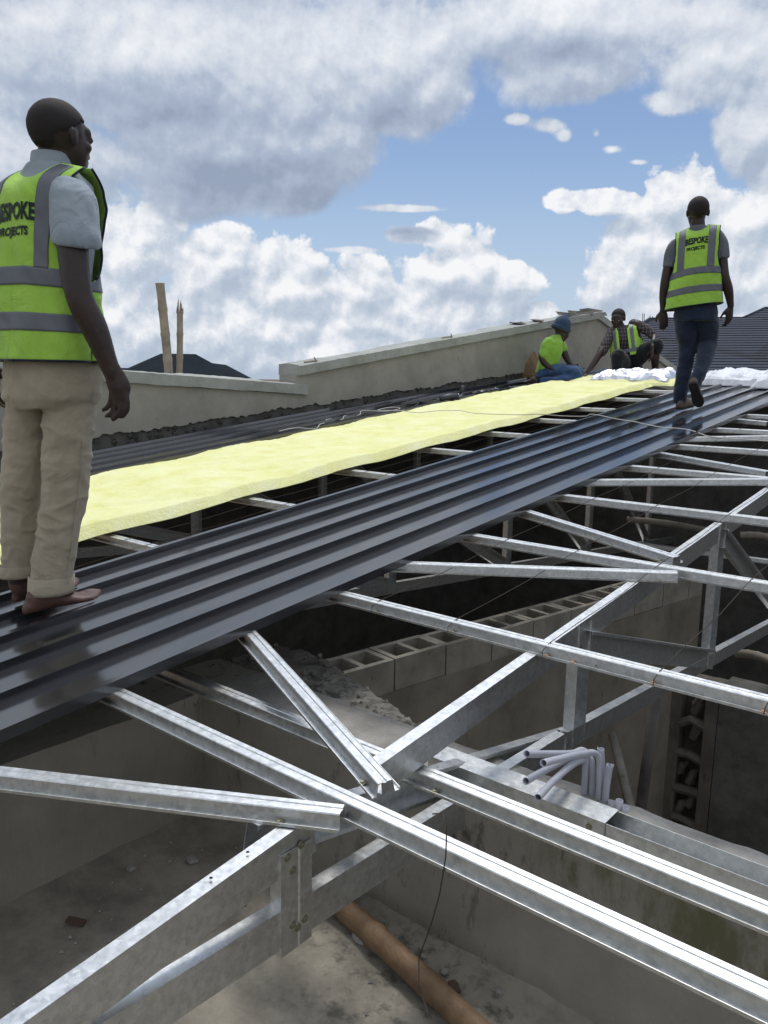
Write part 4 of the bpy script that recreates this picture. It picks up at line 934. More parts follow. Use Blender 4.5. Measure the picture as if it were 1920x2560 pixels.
# ------------------------------------------------------------------ people
def skin_extra(t, b, co): b.inputs['Subsurface Weight'].default_value = .0
SKIN = mat('dark_skin', (.038, .023, .019), .45, 0, .4, var=(.028, .017, .014), scale=9, bump=.12, bscale=90)
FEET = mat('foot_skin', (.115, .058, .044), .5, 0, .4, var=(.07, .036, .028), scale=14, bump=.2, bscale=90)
SOLE = mat('pale_sole', (.16, .09, .065), .6)
HAIR = mat('black_hair', (.017, .013, .012), .85, bump=.12, bscale=300)
EYEW = mat('eye_white', (.55, .52, .48), .3)
def cloth(name, col, var=None, scale=6, sheen=.2, bump=.25, bs=350):
    def ex(t, b, co):
        # fabric folds (coarse) under the weave (fine)
        old = b.inputs['Normal'].links[0].from_node if b.inputs['Normal'].is_linked else None
        n = N(t, 'ShaderNodeTexNoise', ins={'Scale': 9.0, 'Detail': 3.0, 'Roughness': .5, 'Distortion': 1.6}); L(t, co, n.inputs['Vector'])
        bp = N(t, 'ShaderNodeBump', ins={'Strength': .7, 'Distance': .016}); L(t, n.outputs[0], bp.inputs['Height'])
        if old: L(t, old.outputs[0], bp.inputs['Normal'])
        L(t, bp.outputs[0], b.inputs['Normal'])
    return mat(name, col, .85, 0, .2, var=var, scale=scale, bump=bump, bscale=bs, sheen=sheen, extra=ex)
HIVIS = cloth('hi_vis_lime', (.38, .64, .09), (.31, .55, .07), 4)
TAPE = mat('reflective_tape', (.135, .145, .165), .5, .2, .5, var=(.11, .12, .135), scale=8)
BIND = cloth('navy_binding', (.012, .016, .03))
PRINT = cloth('black_print', (.02, .03, .03))
SHIRT1 = cloth('grey_shirt', (.31, .36, .40), (.25, .30, .34), 5)
SHIRT2 = cloth('slate_shirt', (.15, .16, .18), (.11, .12, .14), 5)
KHAKI = cloth('khaki_trousers', (.40, .35, .26), (.31, .27, .195), 7, bump=.3)
JEANS = cloth('dark_jeans', (.020, .032, .060), (.012, .018, .034), 9)
JEANS2 = cloth('blue_jeans', (.045, .10, .22), (.02, .04, .09), 11)
BLACK = cloth('black_trousers', (.010, .012, .015), (.006, .007, .009), 9)
GREEN = cloth('lime_tshirt', (.27, .50, .07), (.20, .39, .05), 6)
BEANIE = cloth('blue_knit', (.034, .065, .125), (.02, .042, .085), 14, bump=.8, bs=120)
def plaid_extra(t, b, co):
    s = t.nodes.new('ShaderNodeSeparateXYZ'); L(t, co, s.inputs[0])
    w1 = M_(t, 'GREATER_THAN', M_(t, 'FRACT', M_(t, 'MULTIPLY', s.outputs[2], 22.0)), .72); w2 = M_(t, 'GREATER_THAN', M_(t, 'FRACT', M_(t, 'MULTIPLY', M_(t, 'ADD', s.outputs[0], s.outputs[1]), 22.0)), .72)
    r = cramp_in(t, M_(t, 'MULTIPLY', M_(t, 'ADD', w1, w2), .5), [(0, (.025, .022, .03)), (.5, (.07, .055, .06)), (1, (.17, .14, .13))]); L(t, r, b.inputs['Base Color'])
def cramp_in(t, fac, stops):
    r = N(t, 'ShaderNodeValToRGB'); e = r.color_ramp.elements
    e[0].position, e[0].color = stops[0][0], (*stops[0][1], 1); e[1].position, e[1].color = stops[-1][0], (*stops[-1][1], 1)
    for p, c in stops[1:-1]:
        k = e.new(p); k.color = (*c, 1)
    L(t, fac, r.inputs[0]); return r.outputs[0]
PLAID = mat('plaid_shirt', (.03, .03, .035), .85, extra=plaid_extra)
SHOE = mat('worn_leather', (.16, .11, .085), .7, var=(.09, .06, .045), scale=12)
RUB = mat('dark_rubber', (.018, .017, .016), .8, bump=.6, bscale=80)

def cr(pts, rs, n=6):
    """Catmull-Rom through joints and radii"""
    P = [V(p) for p in pts]; P = [P[0] * 2 - P[1]] + P + [P[-1] * 2 - P[-2]]; Q = [rs[0]] + list(rs) + [rs[-1]]; o, q = [], []
    for i in range(1, len(P) - 2):
        for k in range(n):
            t = k / n
            f = lambda a, b, c, d: (b * 2 + (c - a) * t + (a * 2 - b * 5 + c * 4 - d) * t * t + (b * 3 - a - c * 3 + d) * t ** 3) * .5
            o.append(f(P[i - 1], P[i], P[i + 1], P[i + 2])); q.append(f(Q[i - 1], Q[i], Q[i + 1], Q[i + 2]))
    o.append(P[-2]); q.append(Q[-2]); return o, q
def limb(mb, pts, rs, n=14, flat=None, sub=6, open1=False):
    """tapered limb with rounded ends; flat = (direction, factor) squashes it along a direction"""
    c, r = cr(pts, rs, sub)
    d0 = (c[0] - c[1]).normalized(); d1 = (c[-1] - c[-2]).normalized()
    pre = [(c[0] + d0 * r[0] * math.sin(a), r[0] * math.cos(a)) for a in (1.35, 1.0, .5)]; post = [(c[-1] + d1 * r[-1] * math.sin(a), r[-1] * math.cos(a)) for a in (.5, 1.0, 1.35)]
    if open1: post = []
    c = [p for p, _ in pre] + c + [p for p, _ in post]; r = [q for _, q in pre] + r + [q for _, q in post]
    rings = []; t0 = (c[1] - c[0]).normalized(); a = t0.orthogonal().normalized()
    for i, p in enumerate(c):
        t = (c[min(i + 1, len(c) - 1)] - c[max(i - 1, 0)]).normalized(); a = (a - t * a.dot(t)).normalized(); b = t.cross(a); ring = []
        for k in range(n):
            v = (a * math.cos(k * 2 * math.pi / n) + b * math.sin(k * 2 * math.pi / n)) * r[i]
            if flat: fd = flat[0]; v = v - fd * v.dot(fd) * (1 - flat[1])
            ring.append(p + v)
        rings.append(ring)
    mb.loft(rings); return mb
def ell(mb, c, ax, n=14, m=9):
    rings = []
    for i in range(m + 1):
        th = .06 + (math.pi - .12) * i / m
        rings.append([c + ax[0] * math.sin(th) * math.cos(k * 2 * math.pi / n) + ax[1] * math.sin(th) * math.sin(k * 2 * math.pi / n) + ax[2] * math.cos(th) for k in range(n)])
    mb.loft(rings[::-1]); return mb
def torso(mb, rows, n=24, pw=.85):
    """rows: (centre, right vector * halfwidth, forward vector * halfdepth)"""
    rings = []
    for (c, a, b) in rows:
        r = []
        for k in range(n):
            an = k * 2 * math.pi / n; x, y = math.cos(an), math.sin(an)
            x = math.copysign(abs(x) ** pw, x); y = math.copysign(abs(y) ** pw, y); r.append(c + a * x + b * y)
        rings.append(r)
    mb.loft(rings); return mb
def union(name, mb, m, parent, voxel=.007, smooth_n=4, wrinkle=None):
    """fuse overlapping closed pieces into one continuous skin"""
    me = bpy.data.meshes.new(name + '_raw'); me.from_pydata([tuple(v) for v in mb.v], [], mb.f); me.update()
    bm = bmesh.new(); bm.from_mesh(me); bmesh.ops.recalc_face_normals(bm, faces=bm.faces); bm.to_mesh(me); bm.free()
    o = bpy.data.objects.new(name, me); COL.objects.link(o); md = o.modifiers.new('r', 'REMESH'); md.mode = 'VOXEL'; md.voxel_size = voxel
    dg = bpy.context.evaluated_depsgraph_get(); ev = o.evaluated_get(dg); m2 = bpy.data.meshes.new_from_object(ev); o.modifiers.clear(); o.data = m2; bpy.data.meshes.remove(me); m2.name = name
    bm = bmesh.new(); bm.from_mesh(m2)
    for _ in range(smooth_n): bmesh.ops.smooth_vert(bm, verts=bm.verts, factor=.5, use_axis_x=True, use_axis_y=True, use_axis_z=True)
    if wrinkle:
        bm.normal_update()
        for v in bm.verts: v.co += v.normal * wrinkle(v.co)
    bm.to_mesh(m2); bm.free(); m2.materials.clear(); m2.materials.append(m)
    for p in m2.polygons: p.use_smooth = True
    adopt(parent, o); return o
def head(mb, c, R, F, U, s=1.0, ears=True):
    """head modelled round c (middle of the skull), R/F/U = right, forward, up"""
    P = lambda x, y, z: c + (R * x + F * y + U * z) * s
    E = lambda p, a, b, d: ell(mb, p, (R * a * s, F * b * s, U * d * s))
    E(P(0, -.014, .028), .078, .098, .086); E(P(0, .030, -.025), .066, .066, .085); E(P(0, .035, -.070), .052, .055, .052)
    E(P(0, .064, -.102), .030, .026, .020); E(P(0, .070, .028), .056, .030, .030)
    limb(mb, [P(-.045, .082, .006), P(0, .091, .008), P(.045, .082, .006)], [.011 * s, .013 * s, .011 * s], n=8)
    limb(mb, [P(0, .088, -.004), P(0, .097, -.026), P(0, .102, -.038)], [.008 * s, .010 * s, .012 * s], n=8)
    E(P(.013, .092, -.040), .010, .011, .008); E(P(-.013, .092, -.040), .010, .011, .008)
    E(P(0, .086, -.062), .026, .013, .009); E(P(0, .084, -.075), .023, .013, .009)
    for sx in (-1, 1):
        E(P(.048 * sx, .058, -.022), .020, .024, .018)
        if ears: E(P(.078 * sx, -.010, -.008), .008, .018, .031); E(P(.083 * sx, -.018, -.002), .006, .012, .024)
    return mb
def hair(name, c, R, F, U, s, parent, m=HAIR):
    bm = bmesh.new(); bmesh.ops.create_uvsphere(bm, u_segments=36, v_segments=24, radius=1)
    dele = [v for v in bm.verts if v.co.z < -.30 + .75 * max(0, v.co.y + .1) and v.co.y > -.45 or v.co.z < -.72]
    bmesh.ops.delete(bm, geom=dele, context='VERTS')
    for v in bm.verts:
        q = 1 + .012 * noise.noise(v.co * 9); p = v.co * q
        v.co = c + (R * (p.x * .081) + F * (p.y * .100 - .014) + U * (p.z * .089 + .028)) * s
    me = bpy.data.meshes.new(name); bm.to_mesh(me); bm.free(); o = link(name, me, m, None, True)
    md = o.modifiers.new('t', 'SOLIDIFY'); md.thickness = .004; md.offset = -1; adopt(parent, o); return o
def eyes(c, R, F, U, s, parent):
    for sx in (-1, 1):
        o = ell(MB(), c + (R * .030 * sx + F * .083 + U * -.008) * s, (R * .012 * s, F * .008 * s, U * .006 * s)).build('eye', EYEW, sm=True); adopt(parent, o)
def foot(mb, heel, toe, r, up=V((0, 0, 1)), toes=True):
    d = (toe - heel); ln = d.length; d.normalize(); side = d.cross(up).normalized(); w = ln * .19
    P = lambda t, s_, h: heel + d * ln * t + side * s_ * w + up * h
    rings = []
    for (t, wd, h) in ((-.05, .35, .025), (.0, .62, .045), (.10, .72, .065), (.28, .70, .085), (.45, .72, .060), (.62, .88, .042), (.75, .98, .030), (.84, .90, .024)):
        rings.append([P(t, math.cos(a) * wd, h * (.5 + .5 * math.sin(a))) for a in [k * math.pi / 7 for k in range(14)]])
    mb.loft(rings)
    if toes:
        for k, (s_, e, rr) in enumerate(((-.72, 1.0, .0125), (-.30, .985, .0095), (.06, .955, .009), (.40, .915, .0085), (.72, .87, .0080))):
            limb(mb, [P(.74, s_, .014), P((.74 + e) / 2, s_, .018), P(e, s_, .010)], [rr, rr, rr * .95], n=8, sub=3)
    return mb
def hand(mb, wr, d, nrm, thumb, s=1.0, curl=.5, spread=.18, fl=1.0):
    """wr wrist, d palm direction, nrm palm normal (fingers curl towards it), thumb = +1/-1 side along d x nrm"""
    d = d.normalized(); nrm = (nrm - d * nrm.dot(d)).normalized(); sd = d.cross(nrm).normalized() * thumb
    P = lambda a, b, c_: wr + (d * a + sd * b + nrm * c_) * s
    limb(mb, [P(-.01, 0, 0), P(.02, .002, 0), P(.055, .002, .002), P(.085, 0, .004)], [.028 * s, .034 * s, .040 * s, .038 * s], flat=(nrm, .42))
    for k, (b, ln, r) in enumerate(((.028, .074, .0092), (.009, .082, .0094), (-.010, .076, .009), (-.028, .060, .0080))):
        ln *= fl; a0 = .092 - .004 * abs(k - 1.2); ang = curl * (.75 + .12 * k); p = P(a0, b, 0); pts = [P(a0 - .02, b, 0), p]; dd_ = d + sd * b * spread * 8; dd_.normalize(); th = ang * .5
        for f, seg in ((1, .45), (2, .32), (3, .25)):
            v = dd_ * math.cos(th) + nrm * math.sin(th); p = p + v * ln * seg * s; pts.append(p); th += ang
        limb(mb, pts, [r * s * 1.05, r * s * 1.08, r * s, r * s * .94, r * s * .82], n=9, sub=3)
    limb(mb, [P(.018, .024, .006), P(.042, .050, .014), P(.066, .058, .024), P(.085, .058, .034)], [.014 * s, .012 * s, .0105 * s, .009 * s], n=9, sub=3)
    return mb

class Fig:
    """places joints: photo pixel plus a depth offset from the person's own vertical plane"""
    def __init__(s, foot_pt, cropf):
        s.P = foot_pt; s.az = V((foot_pt.x, foot_pt.y, 0)).normalized(); s.r = V((s.az.y, -s.az.x, 0)); s.D = foot_pt.dot(s.az); s.c = cropf
    def J(s, x, y, da=0.0):
        r = ray(*s.c(x, y)); return r * ((s.D + da) / r.dot(s.az))
    def ax(s, deg):
        """horizontal heading: deg clockwise from straight away from the camera; returns (forward, right)"""
        a = math.radians(deg); f = s.az * math.cos(a) + s.r * math.sin(a); return f, V((f.y, -f.x, 0))
UP = V((0, 0, 1))
# --- safety vest -----------------------------------------------------
class Vest:
    def __init__(s, base, top, F, R, rows, hem, zneck, slope, bulge=1.0, seed=0, pw=2.4, wr=.008):
        """rows: (v, torso halfwidth, halfdepth, panel halfwidth); base/top = centre of hem and of the shoulder line"""
        s.b, s.t, s.F, s.R, s.rows, s.zn, s.sl, s.seed, s.pw, s.hem, s.wr = base, top, F, R, rows, zneck, slope, seed, pw, hem, wr
    def row(s, v):
        rw = s.rows
        for a, b in zip(rw, rw[1:]):
            if a[0] <= v <= b[0]: t = (v - a[0]) / (b[0] - a[0]); return [a[i] + (b[i] - a[i]) * t for i in range(1, 4)]
        return list(rw[-1][1:])
    def S(s, side, x, v, off=0.0):
        A, B, w = s.row(v); H = (s.t - s.b).dot(UP)
        hx = H - s.sl * max(0, abs(x) - .05); z = hx * v
        dip = .035 if side < 0 else .13
        if abs(x) < .075: z -= dip * (1 - (x / .075) ** 2) ** .8 * max(0, (v - .80) / .20) ** 1.2
        c = s.b.lerp(s.t, z / H)
        dep = B * max(0.0, 1 - min(1, abs(x) / A) ** s.pw) ** (1 / s.pw)
        fade = 1 if v < .78 else 1 - .88 * ((v - .78) / .22) ** 3
        dep *= fade
        q = s.wr * noise.noise(V((x * 9, v * 3.2 + s.seed, side))) + s.wr * .6 * noise.noise(V((x * 24 + v * 9, v * 8, side + s.seed))) * (1 if v < .9 else .3)
        q += s.wr * 1.2 * math.sin(x * 34 + s.seed) * max(0, .45 - v)
        n = (s.F * side * (1 if abs(x) < A * .85 else .5) + s.R * math.copysign(.9 if abs(x) > A * .8 else .15, x)).normalized()
        return c + s.R * x + s.F * side * dep + n * (q + off)
    def patch(s, name, side, fx, v0, v1, off, m, parent, nu=60, nv=70, th=.0025):
        vs_ = []; fs = []
        for j in range(nv + 1):
            v = v0 + (v1 - v0) * j / nv; a, b = fx(v)
            for i in range(nu + 1):
                x = a + (b - a) * i / nu; vs_.append(s.S(side, x, v, off))
        for j in range(nv):
            for i in range(nu): k = j * (nu + 1) + i; fs.append((k, k + 1, k + nu + 2, k + nu + 1))
        o = from_data(name, vs_, fs, m, None, True); md = o.modifiers.new('t', 'SOLIDIFY'); md.thickness = th; md.offset = 0; adopt(parent, o); return o
    def build(s, parent, open_front=.012, tapes=(.33, .12), tw=.052, tx=(.085, .130), text=True, tapecol=TAPE, tv=.70, tc=0.0):
        full = lambda v: (-s.row(v)[2], s.row(v)[2])
        s.patch('safety_vest', -1, full, 0, 1, 0, HIVIS, parent)
        for sg in (-1, 1): s.patch('vest_front', 1, (lambda v, sg=sg: (sg * open_front, sg * s.row(v)[2]) if v < .8 else (sg * (open_front + (.075 - open_front) * ((v - .8) / .2) ** .8), sg * s.row(v)[2])), 0, 1, 0, HIVIS, parent, nu=30)
        H = (s.t - s.b).dot(UP); dv = tw / H
        for side in (-1, 1):
            for tz in tapes: s.patch('reflective_band', side, full, tz, tz + dv, .003, tapecol, parent, nv=8)
            for sg in (-1, 1): s.patch('reflective_strap', side, (lambda v, sg=sg: (sg * tx[0], sg * tx[1])), tapes[0] + dv * .98, .99, .0034, tapecol, parent, nu=10)
            for sg in (-1, 1):
                pts = [s.S(side, sg * s.row(v)[2], v, .001) for v in [.44 + .56 * k / 40 for k in range(41)]]
                adopt(parent, MB().tube(pts, .0045, 6).build('armhole_binding', BIND, sm=True))
            pts = [s.S(side, -s.row(0)[2] + 2 * s.row(0)[2] * k / 60, .0, .001) for k in range(61)]; adopt(parent, MB().tube(pts, .0045, 6).build('hem_binding', BIND, sm=True))
        adopt(parent, MB().tube([s.S(-1, .002, tapes[0] * k / 20, .001) for k in range(21)], .0016, 5).build('back_seam', HIVIS, sm=True))
        if text: 
            s.word('BESPOKE', tc, tv, .056, .172, parent); s.word('PROJECTS', tc - .004, tv - .085, .036, .138, parent)
    def word(s, txt, cx, v0, h, w, parent):
        cu = bpy.data.curves.new('t', 'FONT'); cu.body = txt; cu.size = 1; cu.offset = .045; cu.resolution_u = 3; cu.align_x = 'CENTER'
        o = bpy.data.objects.new('t', cu); COL.objects.link(o); dg = bpy.context.evaluated_depsgraph_get(); me = bpy.data.meshes.new_from_object(o.evaluated_get(dg)); bpy.data.objects.remove(o)
        bm = bmesh.new(); bm.from_mesh(me); bmesh.ops.triangulate(bm, faces=bm.faces)
        bmesh.ops.subdivide_edges(bm, edges=[e for e in bm.edges if e.calc_length() > .12], cuts=2, use_grid_fill=False); bmesh.ops.triangulate(bm, faces=bm.faces)
        xs = [v.co.x for v in bm.verts]; ys = [v.co.y for v in bm.verts]; x0, x1, y0, y1 = min(xs), max(xs), min(ys), max(ys); H = (s.t - s.b).dot(UP)
        for v in bm.verts:
            x = cx + ((v.co.x - x0) / (x1 - x0) - .5) * w; vv = v0 + (v.co.y - y0) / (y1 - y0) * h / H; v.co = s.S(-1, x, vv, .0042)
        bm.to_mesh(me); bm.free(); o = link('vest_print', me, PRINT); adopt(parent, o)

# ================================================== left man (standing, seen from behind right)
base1 = on_roof(72, 1525, off=.02, disp=False)
base1 = on_roof(*cl(330, 1850), off=.015, disp=False)
f = Fig(base1, cl); J = f.J
e1 = empty('person', base1, 'barefoot man in lime vest, grey shirt and khaki trousers standing at the left', 'person')
M = crop(0, 200, 2.765)           # upper crop
def K(x, y, da=0.0): f.c = M; p = f.J(x, y, da); f.c = cl; return p
F1, RT1 = f.ax(49)
mbb = MB()
hc = K(422, 403, -.0); HF, HR = f.ax(54); HUp = (UP + HF * -.10).normalized(); HFd = (HF + UP * .02).normalized()
head(mbb, hc, HR, HFd, UP, 1.0)
limb(mbb, [K(392, 480, 0), K(365, 600, -.0), K(350, 680, .0)], [.056, .054, .050])
shR, shL = K(498, 790, -.13), K(40, 900, .15)
el_, wr_ = K(545, 1480, -.25), K(775, 2025, -.27)
limb(mbb, [shR, K(500, 1100, -.20), el_, K(655, 1720, -.26), wr_], [.052, .050, .043, .042, .028])
lh = K(-70, 1950, .20); limb(mbb, [shL, K(-10, 1400, .2), lh], [.06, .046, .027])
torso(mbb, [(K(330, 2000, .0), RT1 * .15, F1 * .10), (K(320, 1500, .0), RT1 * .15, F1 * .10), (K(320, 900, .0), RT1 * .15, F1 * .09), (K(330, 740, .0), RT1 * .10, F1 * .055)])
# right hand: explicit finger joints, curled
mbb_p = lambda x, y, da: J(x, y, da)
limb(mbb, [J(768, 180, -0.270), J(795, 250, -0.270), J(825, 330, -0.275), J(828, 375, -0.275)], [.028, .036, .040, .034], flat=((f.az * .8 + f.r * .6).normalized(), .62))
for pts, r in (([(775, 350, -0.245), (768, 420, -0.240), (745, 465, -0.230), (712, 484, -0.220)], .0098), ([(800, 380, -0.260), (800, 450, -0.260), (775, 500, -0.250), (735, 528, -0.240)], .0100),
               ([(835, 380, -0.280), (838, 465, -0.285), (818, 515, -0.275), (782, 552, -0.260)], .0100), ([(868, 360, -0.295), (882, 445, -0.300), (872, 500, -0.295), (845, 535, -0.280)], .0090)):
    limb(mbb, [J(*p) for p in pts], [r * 1.15, r * 1.1, r, r * .85], n=9, sub=4)
limb(mbb, [J(800, 240, -0.210), J(815, 330, -0.195), J(800, 400, -0.195), J(780, 440, -0.200)], [.016, .014, .012, .010], n=9, sub=3)   # thumb on the far side
hand(mbb, lh, V((0, 0, -1)), F1, 1, 1.0, .5)
# feet
hR, tR = on_roof(*cl(185, 1895), off=.020, disp=False), on_roof(*cl(700, 1775), off=.025, disp=False)
hL, tL = on_roof(*cl(115, 1812), off=.020, disp=False), on_roof(*cl(556, 1688), off=.025, disp=False)
foot(mbb, hR, tR, .03, RN); foot(mbb, hL, tL, .03, RN)
limb(mbb, [J(330, 1650, .0), J(290, 1760, .0), hR.lerp(tR, .16) + RN * .05], [.045, .037, .038]); limb(mbb, [J(130, 1550, .10), J(140, 1700, .10), hL.lerp(tL, .16) + RN * .05], [.045, .037, .038])
bo = union('body', mbb, SKIN, e1, .0055, 3, lambda p: .0008 * noise.noise(p * 60))
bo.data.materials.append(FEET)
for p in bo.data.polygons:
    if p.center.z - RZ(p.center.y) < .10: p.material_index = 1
hair('hair', hc, HR, HFd, UP, 1.0, e1)
# shirt
ms = MB()
TC = [K(330, 1900, 0), K(325, 1500, 0), K(330, 1150, 0), K(335, 900, 0), K(335, 760, 0), K(338, 660, 0), K(345, 590, 0)]
torso(ms, [(TC[0], RT1 * .165, F1 * .105), (TC[1], RT1 * .16, F1 * .105), (TC[2], RT1 * .17, F1 * .108), (TC[3], RT1 * .178, F1 * .102), (TC[4], RT1 * .175, F1 * .085), (TC[5], RT1 * .125, F1 * .066), (TC[6], RT1 * .066, F1 * .066)])
ax_ = shR - RT1 * .02
limb(ms, [shR - RT1 * .05 + UP * .0, K(505, 850, -.15), K(520, 1000, -.18), K(526, 1120, -.20), K(527, 1150, -.20)], [.068, .075, .076, .078, .078], sub=5, open1=True)
limb(ms, [shL + RT1 * .05, K(10, 1150, .18)], [.066, .070])
def wr1(p): return .004 * noise.noise(V((p.x * 14, p.y * 14, p.z * 9))) + .003 * noise.noise(V((p.x * 30, p.y * 30, p.z * 16)))
union('shirt', ms, SHIRT1, e1, .007, 4, wr1)
mc = MB(); cpt = K(345, 575, 0)
cpt = K(358, 558, 0)
mc.loft([[cpt + UP * z + (RT1 * math.cos(a) * .063 + F1 * math.sin(a) * .066) * k for a in [i * math.pi / 12 for i in range(24)]] for z, k in ((-.03, 1.10), (.012, 1.0), (.02, .96), (.0, .93))], cap=False); o = mc.build('collar', SHIRT1, sm=True); adopt(e1, o)
# cuff ring of the sleeve
# trousers
mt = MB()
torso(mt, [(J(360, 120, 0), RT1 * .165, F1 * .125), (J(370, 260, 0), RT1 * .175, F1 * .135), (J(355, 400, 0), RT1 * .165, F1 * .13), (J(350, 470, 0), RT1 * .12, F1 * .11)])
limb(mt, [J(490, 330, -.04), J(474, 560, -.04), J(464, 800, -.035), J(448, 1050, -.03), J(405, 1320, -.03), J(362, 1600, -.02), J(351, 1722, -.02)], [.085, .084, .079, .076, .071, .072, .073], n=18, open1=True)
limb(mt, [J(235, 330, .08), J(190, 560, .09), J(168, 800, .09), J(152, 1050, .10), J(145, 1320, .10), J(132, 1540, .10), J(130, 1610, .10)], [.082, .076, .072, .070, .064, .062, .062], n=18, open1=True)
def wrk(p):
    q = (p - base1); a = q.dot(f.r); h = q.z
    d = math.sin(h * 48 + a * 30 + 3.5 * noise.noise(V((a * 7, h * 4, q.dot(f.az) * 4)))) * max(0, noise.noise(V((a * 6 + 3, h * 5, 2))) + .12)
    r = 1 - abs(noise.noise(V((a * 13 + h * 9, h * 17 - a * 8, 5)))) * 3.2
    return .007 * d + .006 * max(0, r) * (.4 + .6 * (noise.noise(q * 5) > -.1)) + .005 * noise.noise(q * 9)
union('trousers', mt, KHAKI, e1, .006, 4, wrk)
for (c0, c1, r, nm) in ((J(352, 1625, -.02), J(350, 1742, -.02), .0765, 1), (J(130, 1550, .10), J(128, 1628, .10), .066, 2)):
    mq = MB(); pts = []
    rg = [[c0.lerp(c1, t) + (f.r * math.cos(a) + f.az * math.sin(a)) * r * k * (1 + .03 * math.sin(a * 3 + nm)) for a in [i * math.pi / 14 for i in range(28)]] for t, k in ((0, .96), (.06, 1.01), (.8, 1.03), (1, 1.02), (.97, .95))]
    mq.loft(rg, cap=False); adopt(e1, mq.build('cuff', KHAKI, sm=True))
# back pocket seam + crease between the legs come from the shape; side seam
sm_ = MB(); sm_.tube(spline([J(572, 700, -.115), J(565, 900, -.11), J(530, 1150, -.10), (J(500, 1400, -.095)), J(470, 1690, -.09)]), .002, 5); adopt(e1, sm_.build('side_seam', KHAKI, sm=True))
# vest
vb, vt = K(300, 1945, .0), K(345, 585, .0)
HH = (vt - vb).dot(UP)
v1 = Vest(vb, vt, F1, RT1, [(0, .215, .140, .215), (.2, .205, .136, .205), (.42, .198, .132, .198), (.50, .197, .131, .172), (.60, .197, .132, .160), (.75, .196, .132, .156), (.88, .193, .130, .158), (1, .19, .13, .168)], 0, 0, .22, seed=1.0, wr=.010)
v1.build(e1, tapes=(.375, .150), tw=.058, tx=(.085, .132), tv=.685)

# ================================================== walking man (from behind)
base2 = on_roof(*cw(375, 2080), off=.02, disp=False)
f2 = Fig(base2, cw); J = f2.J
e2 = empty('person', base2, 'man in lime vest, dark jeans and clogs walking away up the sheet', 'person')
F2, RT2 = f2.ax(4); F2u = F2
mb2 = MB(); hc = J(550, 195, 0); HF, HR = f2.ax(-8)
head(mb2, hc, HR, HF, UP, 1.06)
limb(mb2, [J(550, 280), J(555, 350), J(560, 400)], [.056, .057, .07])
limb(mb2, [J(352, 545, .0), J(290, 650, .0), J(242, 850, -.01), J(225, 1000, .02), J(220, 1120, .04)], [.046, .044, .040, .037, .026])
limb(mb2, [J(758, 450, .0), J(775, 600, .0), J(800, 790, -.02), J(840, 930, 0), J(865, 1085, .03)], [.046, .047, .042, .040, .027])
hand(mb2, J(222, 1130, .04), J(228, 1300, .06) - J(222, 1130, .04), f2.az, -1, 1.05, .45)
hand(mb2, J(866, 1095, .03), J(845, 1250, .05) - J(866, 1095, .03), f2.az * .7 - f2.r * .7, -1, 1.05, .5)
torso(mb2, [(J(530, 1150), RT2 * .14, F2 * .09), (J(530, 800), RT2 * .13, F2 * .09), (J(540, 550), RT2 * .14, F2 * .08), (J(555, 400), RT2 * .10, F2 * .05)])
limb(mb2, [J(430, 1700, .06), J(385, 2010, .05)], [.05, .036]); limb(mb2, [J(540, 1780, -.2), J(512, 1840, -.25)], [.038, .036])
union('body', mb2, SKIN, e2, .0075, 3); hair('hair', hc, HR, HF, UP, 1.06, e2)
ms = MB()
torso(ms, [(J(530, 1100), RT2 * .16, F2 * .11), (J(530, 800), RT2 * .155, F2 * .11), (J(545, 560), RT2 * .185, F2 * .12), (J(550, 460), RT2 * .175, F2 * .085), (J(556, 375), RT2 * .10, F2 * .065), (J(558, 320), RT2 * .062, F2 * .062)])
limb(ms, [J(345, 505), J(305, 580), J(283, 720)], [.056, .060, .060], open1=True); limb(ms, [J(728, 430), J(765, 510), J(773, 640)], [.064, .066, .068], open1=True)
union('shirt', ms, SHIRT2, e2, .009, 4, wr1)
mt = MB()
torso(mt, [(J(530, 1040), RT2 * .168, F2 * .12), (J(530, 1150), RT2 * .172, F2 * .13), (J(530, 1230), RT2 * .165, F2 * .12)])
limb(mt, [J(430, 1160), J(440, 1320, .05), J(452, 1480, .10), J(430, 1650, .07), J(395, 1850, .03), J(375, 2015, .03)], [.092, .088, .074, .066, .060, .056], n=18, open1=True)
limb(mt, [J(635, 1160), J(645, 1320, .08), J(640, 1450, .10), J(610, 1600, -.05), J(560, 1740, -.17), J(522, 1830, -.22)], [.092, .090, .080, .064, .056, .050], n=18)
def wr2(p): q = p - base2; return .006 * noise.noise(V((q.x * 10, q.y * 10, q.z * 16))) + .004 * noise.noise(V((q.x * 22, q.y * 22, q.z * 34)))
union('jeans', mt, JEANS, e2, .009, 3, wr2)
